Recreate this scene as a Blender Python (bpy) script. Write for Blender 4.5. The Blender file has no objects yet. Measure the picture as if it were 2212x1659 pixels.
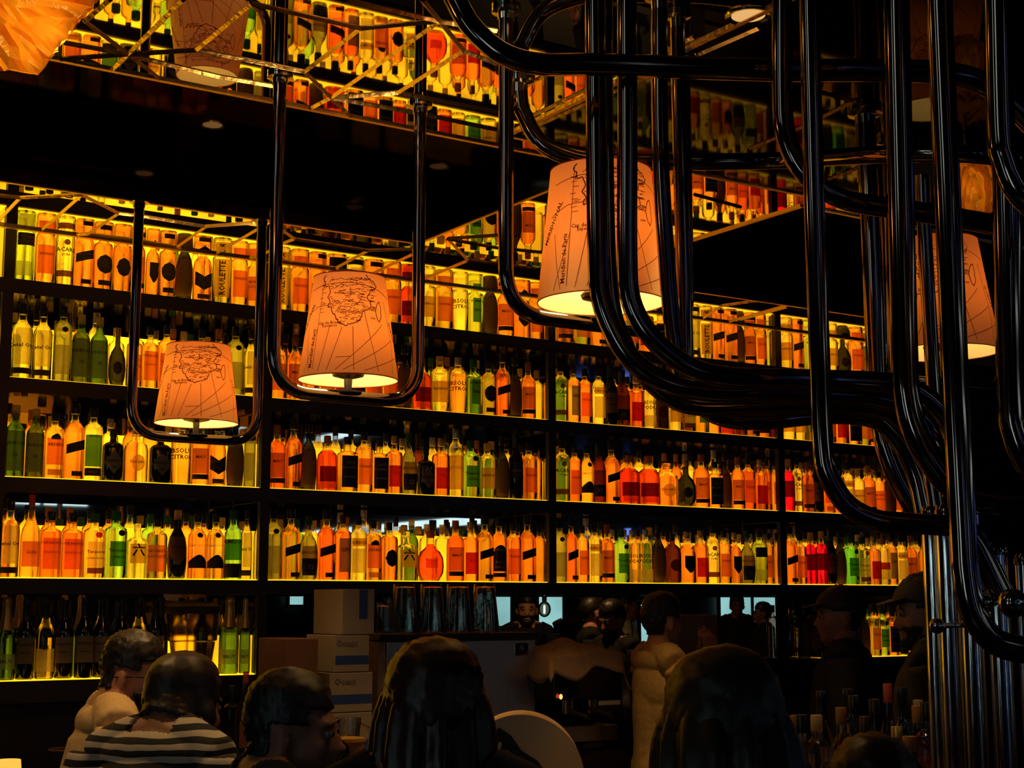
import bpy, bmesh, math, random
from mathutils import Vector, Matrix
random.seed(7)
scn = bpy.context.scene
PI = math.pi

# ------------------------------------------------------------------ camera
W, H = 2212, 1659
FPX = 3203.0
TILT = math.radians(8.3566)
YAW = math.radians(33.0)
EYE = Vector((0, 0, 1.6))
Fh = Vector((math.sin(YAW), math.cos(YAW), 0))
Rt = Vector((math.cos(YAW), -math.sin(YAW), 0))
Fw = Fh * math.cos(TILT) + Vector((0, 0, math.sin(TILT)))
Up = Rt.cross(Fw)
cam_d = bpy.data.cameras.new('camera')
cam_d.sensor_width = 36.0
cam_d.lens = FPX / W * 36.0
cam_d.clip_start = 0.05
cam = bpy.data.objects.new('camera', cam_d)
cam.matrix_world = Matrix(((Rt.x, Up.x, -Fw.x, EYE.x), (Rt.y, Up.y, -Fw.y, EYE.y), (Rt.z, Up.z, -Fw.z, EYE.z), (0, 0, 0, 1)))
scn.collection.objects.link(cam)
scn.camera = cam

# ------------------------------------------------------------------ world, exposure
wd = bpy.data.worlds.new('world')
wd.use_nodes = True
wd.node_tree.nodes['Background'].inputs[0].default_value = (0.02, 0.012, 0.01, 1)
wd.node_tree.nodes['Background'].inputs[1].default_value = 0.1
scn.world = wd
scn.view_settings.view_transform = 'Standard'
scn.view_settings.look = 'None'
scn.view_settings.exposure = 0.0
scn.view_settings.gamma = 1.0
scn.view_settings.use_curve_mapping = False
cy = scn.cycles
cy.max_bounces = 9
cy.glossy_bounces = 6
cy.diffuse_bounces = 2
cy.transmission_bounces = 8
cy.transparent_max_bounces = 20
cy.sample_clamp_indirect = 3.0
cy.use_denoising = True
cy.caustics_reflective = True
cy.caustics_refractive = True

# the place's measures
ZC = 3.04                     # mirrored ceiling
YF = 6.0                      # front edge of the bottle shelves
SHELF = [('top', 2.89), ('second', 2.489), ('third', 2.09), ('fourth', 1.692), ('wine', 1.292)]
DIV = [0.35, 1.485, 2.617, 4.137, 5.664, 6.81]
BAYS = ['edge', 'far left', 'wide left', 'wide middle', 'right']
BT = 0.06                     # board thickness


def ray(x, y):
    return Fw + Rt * ((x - W / 2) / FPX) - Up * ((y - H / 2) / FPX)


def at_y(x, y, Y):
    d = ray(x, y)
    return EYE + d * ((Y - EYE.y) / d.y)


def at_z(x, y, Z):
    d = ray(x, y)
    return EYE + d * ((Z - EYE.z) / d.z)


def at_d(x, y, D):
    d = ray(x, y)
    return EYE + d * (D / d.dot(Fh))


# ------------------------------------------------------------------ object helpers
COL = scn.collection


def link(o, parent=None):
    COL.objects.link(o)
    if parent is not None:
        o.parent = parent
    return o


def tag(o, label=None, cat=None, group=None, kind=None):
    if label: o['label'] = label
    if cat: o['category'] = cat
    if group: o['group'] = group
    if kind: o['kind'] = kind
    return o


def thing(name, label, cat, loc=(0, 0, 0), rz=0.0, group=None):
    o = bpy.data.objects.new(name, None)
    o.empty_display_size = 0.05
    o.location = loc
    o.rotation_euler = (0, 0, rz)
    link(o)
    return tag(o, label, cat, group)


class MB:
    def __init__(s):
        s.v = []; s.f = []; s.m = []; s.mi = 0

    def add(s, vs, fs):
        n = len(s.v)
        s.v += [tuple(v) for v in vs]
        s.f += [tuple(i + n for i in f) for f in fs]
        s.m += [s.mi] * len(fs)
        return s

    def box(s, x0, x1, y0, y1, z0, z1):
        v = [(x0, y0, z0), (x1, y0, z0), (x1, y1, z0), (x0, y1, z0), (x0, y0, z1), (x1, y0, z1), (x1, y1, z1), (x0, y1, z1)]
        return s.add(v, [(0, 3, 2, 1), (4, 5, 6, 7), (0, 1, 5, 4), (1, 2, 6, 5), (2, 3, 7, 6), (3, 0, 4, 7)])

    def lathe(s, prof, n=24, c=(0, 0, 0), capb=True, capt=True):
        vs = []; fs = []
        for r, z in prof:
            for k in range(n):
                a = 2 * PI * k / n
                vs.append((c[0] + r * math.cos(a), c[1] + r * math.sin(a), c[2] + z))
        for i in range(len(prof) - 1):
            for k in range(n):
                k2 = (k + 1) % n
                fs.append((i * n + k, i * n + k2, (i + 1) * n + k2, (i + 1) * n + k))
        if capb: fs.append(tuple(range(n - 1, -1, -1)))
        if capt: fs.append(tuple((len(prof) - 1) * n + k for k in range(n)))
        return s.add(vs, fs)

    def tube(s, pts, r, n=14, caps=True):
        pts = [Vector(p) for p in pts]
        rr = r if isinstance(r, (list, tuple)) else [r] * len(pts)
        vs = []; fs = []
        t = (pts[1] - pts[0]).normalized()
        up = Vector((0, 0, 1)) if abs(t.z) < .9 else Vector((1, 0, 0))
        nrm = (up - t * up.dot(t)).normalized()
        for i, p in enumerate(pts):
            if i == 0: t = pts[1] - p
            elif i == len(pts) - 1: t = p - pts[i - 1]
            else: t = (pts[i + 1] - p).normalized() + (p - pts[i - 1]).normalized()
            t = t.normalized()
            nrm = (nrm - t * nrm.dot(t)).normalized()
            b = t.cross(nrm)
            for k in range(n):
                a = 2 * PI * k / n
                vs.append(p + (nrm * math.cos(a) + b * math.sin(a)) * rr[i])
        for i in range(len(pts) - 1):
            for k in range(n):
                k2 = (k + 1) % n
                fs.append((i * n + k, i * n + k2, (i + 1) * n + k2, (i + 1) * n + k))
        if caps:
            fs.append(tuple(range(n - 1, -1, -1)))
            fs.append(tuple((len(pts) - 1) * n + k for k in range(n)))
        return s.add(vs, fs)

    def ell(s, c, r, nu=20, nv=12, rot=None):
        vs = []; fs = []
        M = rot if rot is not None else Matrix.Identity(3)
        for i in range(nv + 1):
            th = PI * i / nv
            for k in range(nu):
                a = 2 * PI * k / nu
                p = M @ Vector((r[0] * math.sin(th) * math.cos(a), r[1] * math.sin(th) * math.sin(a), r[2] * math.cos(th)))
                vs.append(Vector(c) + p)
        for i in range(nv):
            for k in range(nu):
                k2 = (k + 1) % nu
                fs.append((i * nu + k, (i + 1) * nu + k, (i + 1) * nu + k2, i * nu + k2))
        return s.add(vs, fs)

    def mesh(s, name, mats, smooth=False, bevel=0.0):
        me = bpy.data.meshes.new(name)
        me.from_pydata(s.v, [], s.f)
        for m in (mats if isinstance(mats, (list, tuple)) else [mats]):
            me.materials.append(m)
        if any(s.m):
            me.polygons.foreach_set('material_index', s.m)
        if smooth:
            me.polygons.foreach_set('use_smooth', [True] * len(me.polygons))
            if smooth != 'all':
                me.set_sharp_from_angle(angle=math.radians(40))
        if bevel > 0:
            bm = bmesh.new(); bm.from_mesh(me)
            bmesh.ops.bevel(bm, geom=bm.edges[:], offset=bevel, segments=2, affect='EDGES', profile=.5)
            bm.to_mesh(me); bm.free()
        me.update()
        return me

    def obj(s, name, mats, parent=None, smooth=False, bevel=0.0):
        o = bpy.data.objects.new(name, s.mesh(name, mats, smooth, bevel))
        return link(o, parent)


def catmull(P, k=8):
    P = [Vector(p) for p in P]
    Q = [P[0] * 2 - P[1]] + P + [P[-1] * 2 - P[-2]]
    out = []
    for i in range(1, len(Q) - 2):
        a, b, c, d = Q[i - 1], Q[i], Q[i + 1], Q[i + 2]
        for j in range(k):
            t = j / k
            out.append(.5 * ((2 * b) + (c - a) * t + (2 * a - 5 * b + 4 * c - d) * t * t + (3 * b - 3 * c + d - a) * t ** 3))
    out.append(P[-1])
    return out


def rounded(P, r, k=7):
    """polyline with circular-ish corners of radius r"""
    P = [Vector(p) for p in P]
    out = [P[0]]
    for i in range(1, len(P) - 1):
        a, b, c = P[i - 1], P[i], P[i + 1]
        d1 = (a - b); d2 = (c - b)
        rr = min(r, d1.length * .48, d2.length * .48)
        p1 = b + d1.normalized() * rr; p2 = b + d2.normalized() * rr
        for j in range(k + 1):
            t = j / k
            # blend giving a near-circular arc
            q = p1 * (1 - t) ** 2 + b * (2 * t * (1 - t)) + p2 * t * t
            out.append(q)
    out.append(P[-1])
    return out


# ------------------------------------------------------------------ materials
MATS = {}


def base(name):
    m = bpy.data.materials.new(name); m.use_nodes = True
    nt = m.node_tree; nt.nodes.clear()
    out = nt.nodes.new('ShaderNodeOutputMaterial')
    return m, nt, out


def pbr(name, col, rough=.5, metal=0.0, spec=.5, noise=0.0, nscale=8.0, bump=0.0, emis=None, coat=0.0, stretch=None):
    if name in MATS: return MATS[name]
    m, nt, out = base(name)
    b = nt.nodes.new('ShaderNodeBsdfPrincipled')
    b.inputs['Base Color'].default_value = (*col, 1)
    b.inputs['Roughness'].default_value = rough
    b.inputs['Metallic'].default_value = metal
    b.inputs['Specular IOR Level'].default_value = spec
    b.inputs['Coat Weight'].default_value = coat
    if noise or bump:
        tc = nt.nodes.new('ShaderNodeTexCoord')
        nz = nt.nodes.new('ShaderNodeTexNoise'); nz.inputs['Scale'].default_value = nscale; nz.inputs['Detail'].default_value = 5
        src = tc.outputs['Object']
        if stretch:
            mp = nt.nodes.new('ShaderNodeMapping'); mp.inputs['Scale'].default_value = stretch
            nt.links.new(src, mp.inputs[0]); src = mp.outputs[0]
        nt.links.new(src, nz.inputs['Vector'])
        if noise:
            mx = nt.nodes.new('ShaderNodeMix'); mx.data_type = 'RGBA'
            mx.inputs[6].default_value = (*[c * (1 - noise) for c in col], 1)
            mx.inputs[7].default_value = (*[min(1, c * (1 + noise)) for c in col], 1)
            nt.links.new(nz.outputs['Fac'], mx.inputs[0]); nt.links.new(mx.outputs[2], b.inputs['Base Color'])
        if bump:
            bp = nt.nodes.new('ShaderNodeBump'); bp.inputs['Strength'].default_value = bump; bp.inputs['Distance'].default_value = .01
            nt.links.new(nz.outputs['Fac'], bp.inputs['Height']); nt.links.new(bp.outputs[0], b.inputs['Normal'])
    if emis:
        b.inputs['Emission Color'].default_value = (*emis[:3], 1); b.inputs['Emission Strength'].default_value = emis[3]
    nt.links.new(b.outputs[0], out.inputs[0])
    MATS[name] = m
    return m


def emit(name, col, st, noise=0.0, nscale=12.0):
    if name in MATS: return MATS[name]
    m, nt, out = base(name)
    e = nt.nodes.new('ShaderNodeEmission'); e.inputs[0].default_value = (*col, 1); e.inputs[1].default_value = st
    if noise:
        tc = nt.nodes.new('ShaderNodeTexCoord'); nz = nt.nodes.new('ShaderNodeTexNoise'); nz.inputs['Scale'].default_value = nscale
        mr = nt.nodes.new('ShaderNodeMapRange'); mr.inputs[1].default_value = .3; mr.inputs[2].default_value = .7
        mr.inputs[3].default_value = st * (1 - noise); mr.inputs[4].default_value = st * (1 + noise)
        nt.links.new(tc.outputs['Object'], nz.inputs['Vector']); nt.links.new(nz.outputs['Fac'], mr.inputs[0]); nt.links.new(mr.outputs[0], e.inputs[1])
    nt.links.new(e.outputs[0], out.inputs[0])
    MATS[name] = m
    return m


def glass(name, col, refr=.45, ior=1.3, rough=.06, edge=2.2, fill=None):
    """coloured bottle glass and what is in it: deeper colour where the wall is seen edge-on"""
    if name in MATS: return MATS[name]
    m, nt, out = base(name)
    N = nt.nodes; L = nt.links
    lw = N.new('ShaderNodeLayerWeight'); lw.inputs[0].default_value = .35
    mx = N.new('ShaderNodeMix'); mx.data_type = 'RGBA'
    mx.inputs[6].default_value = (*[c ** .5 for c in col], 1)
    mx.inputs[7].default_value = (*[(c ** .5) ** edge for c in col], 1)
    L.new(lw.outputs['Facing'], mx.inputs[0])
    if fill:      # liquid stands to this height; above it and in the thick foot the glass is clear
        tg = N.new('ShaderNodeTexCoord'); sz = N.new('ShaderNodeSeparateXYZ'); cr = N.new('ShaderNodeValToRGB')
        L.new(tg.outputs['Generated'], sz.inputs[0]); L.new(sz.outputs['Z'], cr.inputs[0])
        e = cr.color_ramp.elements; e[0].position = .0; e[0].color = (1, 1, 1, 1); e[1].position = .028; e[1].color = (0, 0, 0, 1)
        for p_, v_ in ((fill - .012, 0), (fill - .006, -.0), (fill, 1)):
            q_ = cr.color_ramp.elements.new(p_); q_.color = (v_, v_, v_, 1)
        m0 = N.new('ShaderNodeMix'); m0.data_type = 'RGBA'; L.new(cr.outputs[0], m0.inputs[0]); L.new(mx.outputs[2], m0.inputs[6]); m0.inputs[7].default_value = (.93, .88, .78, 1)
        mx = m0
    tr = N.new('ShaderNodeBsdfTransparent'); L.new(mx.outputs[2], tr.inputs[0])
    rf = N.new('ShaderNodeBsdfRefraction'); rf.inputs['IOR'].default_value = ior; rf.inputs['Roughness'].default_value = rough
    L.new(mx.outputs[2], rf.inputs[0])
    tc = N.new('ShaderNodeTexCoord'); nz = N.new('ShaderNodeTexNoise'); nz.inputs['Scale'].default_value = 45; nz.inputs['Detail'].default_value = 1
    bp = N.new('ShaderNodeBump'); bp.inputs['Strength'].default_value = .25; bp.inputs['Distance'].default_value = .004
    L.new(tc.outputs['Object'], nz.inputs['Vector']); L.new(nz.outputs['Fac'], bp.inputs['Height']); L.new(bp.outputs[0], rf.inputs['Normal'])
    m1 = N.new('ShaderNodeMixShader'); m1.inputs[0].default_value = refr
    L.new(tr.outputs[0], m1.inputs[1]); L.new(rf.outputs[0], m1.inputs[2])
    gl = N.new('ShaderNodeBsdfGlossy'); gl.inputs['Roughness'].default_value = .04; gl.inputs[0].default_value = (.9, .9, .9, 1)
    fr = N.new('ShaderNodeFresnel'); fr.inputs[0].default_value = 1.4
    m2 = N.new('ShaderNodeMixShader'); L.new(fr.outputs[0], m2.inputs[0])
    L.new(m1.outputs[0], m2.inputs[1]); L.new(gl.outputs[0], m2.inputs[2])
    L.new(m2.outputs[0], out.inputs[0])
    MATS[name] = m
    return m


def paper(name, col, trans=.65, thin=.42):
    """thin printed paper or cloth that lets some light through"""
    if name in MATS: return MATS[name]
    m, nt, out = base(name)
    N = nt.nodes; L = nt.links
    d = N.new('ShaderNodeBsdfDiffuse'); t = N.new('ShaderNodeBsdfTranslucent')
    tc = N.new('ShaderNodeTexCoord'); nz = N.new('ShaderNodeTexNoise'); nz.inputs['Scale'].default_value = 60; nz.inputs['Detail'].default_value = 4
    mx = N.new('ShaderNodeMix'); mx.data_type = 'RGBA'
    mx.inputs[6].default_value = (*[c * .8 for c in col], 1); mx.inputs[7].default_value = (*col, 1)
    L.new(tc.outputs['Object'], nz.inputs['Vector']); L.new(nz.outputs['Fac'], mx.inputs[0])
    L.new(mx.outputs[2], d.inputs[0]); L.new(mx.outputs[2], t.inputs[0])
    m1 = N.new('ShaderNodeMixShader'); m1.inputs[0].default_value = trans
    L.new(d.outputs[0], m1.inputs[1]); L.new(t.outputs[0], m1.inputs[2])
    tp = N.new('ShaderNodeBsdfTransparent'); L.new(mx.outputs[2], tp.inputs[0])
    m2 = N.new('ShaderNodeMixShader'); m2.inputs[0].default_value = thin
    L.new(m1.outputs[0], m2.inputs[1]); L.new(tp.outputs[0], m2.inputs[2]); L.new(m2.outputs[0], out.inputs[0])
    MATS[name] = m
    return m


M_board = pbr('dark_stained_board', (.012, .004, .0025), .45, noise=.3, nscale=6)
M_blackgloss = pbr('black_gloss', (.004, .004, .004), .15)
M_matblack = pbr('matt_black', (.006, .006, .007), .7)
M_pipe = pbr('black_chrome', (.27, .20, .17), .09, 1.0, noise=.15, nscale=3)
M_chrome = pbr('polished_chrome', (.55, .53, .50), .12, 1.0)
M_chromed = pbr('brushed_chrome', (.72, .72, .70), .14, 1.0, bump=.25, nscale=30, stretch=(1, 1, .03))
M_brass = pbr('aged_brass', (.62, .42, .16), .28, 1.0, bump=.4, nscale=40)
M_mirror = pbr('tinted_mirror', (.74, .70, .62), .015, 1.0)
M_backmirror = pbr('shelf_mirror', (.62, .60, .58), .02, 1.0)
M_darkmirror = pbr('smoked_mirror', (.20, .17, .15), .03, 1.0)
M_under = pbr('board_underside', (.22, .20, .18), .06, 1.0)
M_steel = pbr('brushed_steel', (.42, .41, .42), .34, 1.0, bump=.15, nscale=60, stretch=(.02, 1, 1))

# ------------------------------------------------------------------ the setting
def struct(name, mb, mats, **k):
    o = mb.obj(name, mats, None, **k)
    o['kind'] = 'structure'
    return o


M_floor = pbr('dark_floor', (.02, .014, .01), .35, noise=.4, nscale=3)
M_wall = pbr('dark_wood_panel', (.022, .009, .006), .5, noise=.35, nscale=5, stretch=(3, 3, .4))
M_room = pbr('dark_plaster', (.03, .02, .018), .8, noise=.2, nscale=2)
struct('floor', MB().box(-3, 18, -5, 18, -.05, 0), M_floor)
struct('wall_left', MB().box(-3.1, -3, -5, 17.8, 0, 3.7), M_room)
struct('wall_right', MB().box(8.2, 8.3, -5, 6.45, 0, 3.7).box(18, 18.1, 6.45, 18, 0, 3.7), M_wall)
struct('wall_rear', MB().box(-3, 8.2, -5.1, -5, 0, 3.7), M_room)
wb = MB()
OX0, OX1, OZ0, OZ1 = 2.65, 6.2, 1.11, 1.625
wb.box(-3, OX0, 6.37, 6.45, 0, 3.6); wb.box(OX1, 6.86, 6.37, 6.45, 0, 3.6)
wb.box(OX0, OX1, 6.37, 6.45, 0, OZ0); wb.box(OX0, OX1, 6.37, 6.45, OZ1, 3.6)
wb.box(6.86, 8.2, 5.98, 6.45, 0, 3.04)
struct('wall_back', wb, M_wall)
struct('wall_far', MB().box(-3, 18, 17.8, 17.9, 0, 3.6), M_room)  # end of the added room that stands in for the mirror's reflection

# mirrored ceiling with two deep coffers
XL, XR, Y1, Y2, Y3, YE = 2.87, 3.78, 3.86, 5.12, 5.24, 5.76
X3, Y0, Y4 = 2.42, 1.9, 3.745
cm = MB()
t = ZC + .04
cm.box(-3, X3, -5, Y1, ZC, t); cm.box(X3, 8.2, -5, Y0, ZC, t); cm.box(X3, 8.2, Y4, Y1, ZC, t); cm.mi = 3; cm.box(X3, 8.2, Y0, Y4, ZC, t); cm.mi = 0
cm.box(XL, XR, Y1, Y2, ZC, t)
cm.box(-3, XR, Y2, YE, ZC, t)
cm.box(XR, 8.2, Y3, YE, ZC, t)
cm.box(-3, 8.2, YE, 6.37, 3.52, 3.56)
cm.box(-3, 8.2, YE - .01, YE, t, 3.52)
cm.mi = 1
TOP = ZC + .62
for x0, x1, y0, y1 in ((-3, XL, Y1, Y2), (XR, 8.2, Y1, Y3)):
    cm.box(x0, x1, y0 - .02, y0, t, TOP); cm.box(x0, x1, y1, y1 + .02, t, TOP)
    cm.box(x1, x1 + .02, y0, y1, t, TOP); cm.box(x0 - .02, x0, y0, y1, t, TOP)
    cm.box(x0, x1, y0, y1, TOP, TOP + .03)
cm.mi = 2
cm.box(-3, 18, 6.5, 17.8, 2.9, 2.94)
struct('ceiling', cm, [M_mirror, M_darkmirror, M_room, pbr('black_glass_panel', (.003, .003, .003), .03, 0.0, spec=.03)])

# bevelled metal joints between the ceiling mirrors, laid out on the ceiling plane
JOINT = [
    [(-20, 420), (43, 427), (176, 420.5), (255, 460.5), (309, 467), (442, 489), (553, 481), (582, 480)],
    [(43, 428), (-20, 494)], [(176, 422), (73, 512)], [(-10, 478), (73, 513), (190, 505), (255, 462)],
    [(190, 505), (283, 516), (383, 533), (446, 489)], [(383, 533), (443, 561), (581, 481)],
    [(443, 561), (552, 556), (585, 541)],
    [(609, 497), (636, 516), (796, 541), (892, 538)], [(600, 530), (636, 516)], [(796, 541), (726, 578.5), (600, 562)],
    [(726, 578), (745, 596)], [(892, 549), (794, 596)],
    [(967, 516), (1010, 561), (1160, 581)], [(967, 515), (1075, 508)], [(967, 516), (1075, 535.6), (1170, 545)], [(1010, 563), (918, 601)],
    [(900, 618), (1035, 633), (1100, 641)],
    [(277, 117), (183, 46), (237, 0)], [(277, 117), (395, 0)], [(277, 117), (107, 129)], [(277, 117), (138, 92)],
    [(277, 117), (425, 108), (545, 8), (600, 20), (780, 61), (943, 45)], [(277, 119), (393, 146), (472, 165), (600, 187)], [(277, 117), (355, 178)],
    [(277, 117), (190, 205)], [(425, 108), (600, 143), (658, 155)], [(355, 178), (265, 255)], [(355, 178), (560, 218)],
    [(748, 0), (950, 46)], [(950, 46), (913, 0)], [(950, 46), (1000, 108)], [(950, 46), (718, 209)], [(780, 61), (658, 155), (715, 211)],
    [(715, 211), (860, 200), (1000, 110), (1073, 137)], [(860, 200), (875, 203), (1073, 241)], [(715, 211), (640, 250)], [(715, 211), (768, 262)],
    [(715, 211), (900, 244), (1073, 280)], [(950, 46), (1073, 66)],
    [(1120, 195), (1180, 160), (1260, 120)], [(1130, 260), (1262, 195), (1500, 80)], [(1140, 280), (1262, 225), (1640, 60)],
    [(1500, 700), (1560, 660), (1690, 642)], [(1500, 716), (1690, 662), (1740, 648)], [(1600, 690), (1700, 663), (1900, 690)],
    [(1500, 372), (1700, 415)], [(1500, 420), (1600, 447)], [(1780, 390), (1860, 360)], [(1620, 320), (1730, 275), (1850, 215)], [(1740, 190), (1870, 225)],
]
jm = MB()
for pl in JOINT:
    for a, b in zip(pl[:-1], pl[1:]):
        A = at_z(*a, ZC); B = at_z(*b, ZC)
        d = (B - A); L_ = d.length
        if L_ < .02: continue
        d.normalize(); s = Vector((-d.y, d.x, 0)) * .008
        z1 = Vector((0, 0, -.007))
        over = lambda q: not ((q.x < XL and Y1 < q.y < Y2) or (q.x > XR and Y1 < q.y < Y3) or q.y > YE)
        n_ = max(2, int(L_ / .015)); run = None
        for i_ in range(n_ + 1):       # a joint only runs where there is ceiling to carry it
            q = A.lerp(B, i_ / n_)
            if over(q):
                if run is None: run = [q, q]
                run[1] = q
            if run and (not over(q) or i_ == n_):
                a_, c_ = run; run = None
                if (c_ - a_).length > .02: jm.add([a_ - s, c_ - s, a_ + z1, c_ + z1, a_ + s, c_ + s], [(0, 1, 3, 2), (2, 3, 5, 4)])
struct('trim_1', jm, M_brass)
em = MB()
for x0, x1, y0, y1 in ((-3, XL, Y1, Y2), (XR, 8.2, Y1, Y3), (X3, 8.2, Y0, Y4)):
    for q in ((x0, x1, y0 - .012, y0 + .004), (x0, x1, y1 - .004, y1 + .012)):
        em.box(q[0], q[1], q[2], q[3], ZC - .006, ZC)
em.box(XL - .004, XL + .012, Y1, Y2, ZC - .006, ZC); em.box(XR - .012, XR + .004, Y1, Y3, ZC - .006, ZC)
em.box(X3 - .012, X3 + .004, Y0, Y4, ZC - .006, ZC)
em.box(-3, 8.2, YE - .02, YE + .004, ZC - .008, ZC)
struct('trim_2', em, M_brass)

# daylight windows behind the camera and mirrored ones, built at the end of an added room beyond
M_day = emit('daylight_pane', (.62, .88, .95), 1.8, .2, 2)
M_day2 = emit('daylight_pane_blue', (.14, .25, 1.0), 1.5)
M_far = emit('far_daylight_pane', (.30, .62, .62), .85, .25, 1.2)
M_frame = pbr('window_frame', (.02, .02, .022), .5)


def window(n, pane_mat, x0, x1, z0, z1, y, nx=2):
    f = MB(); w = .04; s = 1 if y > 0 else -1
    f.box(x0 - w, x1 + w, y - .03, y + .03, z0 - w, z0); f.box(x0 - w, x1 + w, y - .03, y + .03, z1, z1 + w)
    for k in range(nx + 1):
        xx = x0 + (x1 - x0) * k / nx
        f.box(xx - w / 2, xx + w / 2, y - .025, y + .025, z0, z1)
    o = f.obj('window_%d' % n, M_frame); o['kind'] = 'structure'
    p = MB().box(x0, x1, y - .006, y + .006, z0, z1).obj('pane', pane_mat, o)
    return o


window(1, M_day, -2.2, -2.02, 2.0, 2.5, -4.94, 1)
window(2, M_day2, -.6, -.42, 1.2, 2.5, -4.94, 1)
window(3, M_day, 1.6, 1.8, 1.0, 2.2, -4.94, 1)
window(4, M_day2, 3.6, 3.8, 1.1, 2.2, -4.94, 1)
window(5, M_day2, 6.5, 6.66, 1.75, 2.2, -4.94, 1)
window(20, M_day, 2.6, 5.4, 2.72, 2.84, -4.94, 5)


def side_window(n, mat, y0, y1, z0, z1, x):
    f = MB(); w = .03
    for q in ((y0 - w, y1 + w, z0 - w, z0), (y0 - w, y1 + w, z1, z1 + w), (y0 - w, y0, z0, z1), (y1, y1 + w, z0, z1)):
        f.box(x - .02, x + .02, *q)
    o = f.obj('window_%d' % n, M_frame); o['kind'] = 'structure'
    MB().box(x - .006, x + .006, y0, y1, z0, z1).obj('pane', mat, o)


side_window(21, M_day, -.2, .5, .8, 2.3, -2.94)  # unseen pane added to put bright streaks on column and pipes
side_window(22, M_day, 1.9, 2.2, 1.2, 2.5, -2.94)  # another added pane, lighting the pipes from the left
side_window(23, M_day, -4.8, -.25, 2.40, 2.49, 8.14)
side_window(24, M_day2, 1.2, 1.42, 1.95, 2.22, 8.14)
side_window(25, M_day2, 1.95, 2.06, 2.0, 2.25, 8.14)
side_window(26, M_day2, -.6, -.3, 1.9, 2.1, 8.14)
nw = 6
for (x0, x1, y0, y1) in ((621, 658, 1262, 1306), (1066, 1104, 1262, 1352), (1160, 1216, 1262, 1360), (1381, 1402, 1306, 1396), (1554, 1622, 1262, 1384), (1626, 1692, 1262, 1384)):
    a = at_y(x0, y1, 17.7); b = at_y(x1, y0, 17.7)
    window(nw, M_far, a.x, b.x, a.z, min(b.z, 2.8), 17.7, 1); nw += 1

# ------------------------------------------------------------------ the lit bottle shelving
SH = thing('bottle_shelving', 'floor to ceiling dark shelving with amber lit back panels holding rows of bottles', 'shelving', (2.6, 6.2, 0))


def loc(o, c=(2.6, 6.2, 0)):
    for v in o.data.vertices: v.co -= Vector(c)
    return o


for nm, z in SHELF[:4]:
    m = MB().box(-2.0, 6.85, YF, 6.34, z - BT, z)
    o = m.obj('shelf_board', [M_board, M_under], SH)
    o.data.polygons[0].material_index = 1
    loc(o)
for x0, x1 in ((-2, DIV[2]), (DIV[4], 6.85)):
    o = MB().box(x0, x1, YF, 6.34, 1.292 - .085, 1.292).obj('shelf_board', M_board, SH); loc(o)
o = MB().box(-2.0, 6.85, YF, 6.34, 3.36, 3.42).obj('shelf_board', M_board, SH); loc(o)
for i, x in enumerate(DIV):
    z0 = 0 if i in (2, 4, 5) else (1.29 if i != 3 else 1.632)
    up = MB().box(x - .022, x + .022, YF + .004, 6.34, z0 if i != 4 else 1.632, 3.36)
    if i == 4: up.box(x - .022, x + .022, YF + .004, 6.06, 0, 1.632)
    o = up.obj('upright', M_board, SH); loc(o)
for x0, x1 in ((-2, DIV[2]), (DIV[4], 6.85)):
    o = MB().box(x0, x1, YF + .05, 6.34, .0, 1.2).obj('base_cabinet', M_board, SH); loc(o)
o = MB().box(2.95, 3.90, 5.40, 6.36, .0, 1.09).obj('base_cabinet', M_board, SH); loc(o)
o = MB().box(3.91, DIV[4] - .03, 5.64, 6.36, .0, 1.09).obj('base_cabinet', M_board, SH); loc(o)

LED = {0: ((1, .46, .006), 2.0), 1: ((1, .46, .006), 2.0), 2: ((1, .42, .006), 1.75), 3: ((1, .41, .007), 1.65), 4: ((1, .39, .008), 1.6)}
for b, (c, s) in LED.items():
    emit('amber_light_panel_%d' % b, c, s, .35, 7)
    emit('amber_light_strip_%d' % b, c, s * 1.3)
zlist = [(SHELF[i][1], (SHELF[i - 1][1] - BT) if i else 3.36) for i in range(5)]
for r, (z0, z1) in enumerate(zlist):
    for b in range(5):
        if r == 4 and b in (2, 3): continue
        x0 = (DIV[b] if b else -2.0) + .022; x1 = (DIV[b + 1] if b else DIV[1]) - .022
        if b == 0: x0, x1 = .35, DIV[1] - .022
        else: x0, x1 = DIV[b] + .022, DIV[b + 1] - .022
        if (r, b) == (4, 4): x0 = 5.97
        hp = .225 if r else .45
        if r == 4: hp = .16
        if r == 1 and b < 2: hp = .26
        pm = MB(); pm.box(x0, x1, 6.300, 6.306, z0 + .001, z0 + hp)  # added glowing sheet, standing in for the lit floor's glow through the bottles
        o = pm.obj('light_panel', MATS['amber_light_panel_%d' % b], SH); loc(o)
        pm = MB(); pm.box(x0, x1, 6.02, 6.29, z0 + .0005, z0 + .004)
        o = pm.obj('light_strip', MATS['amber_light_strip_%d' % b], SH); loc(o)
        pm = MB(); pm.box(x0, x1, 6.308, 6.32, z0, z1)
        o = pm.obj('mirror_back', M_backmirror, SH); loc(o)
        for sx in (x0, x1):
            if r < 4 or b in (1, 4):
                q = MB().box(sx - .0015, sx + .0015, 6.03, 6.3, z0 + .004, z1 - .003).obj('side_mirror', M_backmirror, SH); loc(q)

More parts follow.
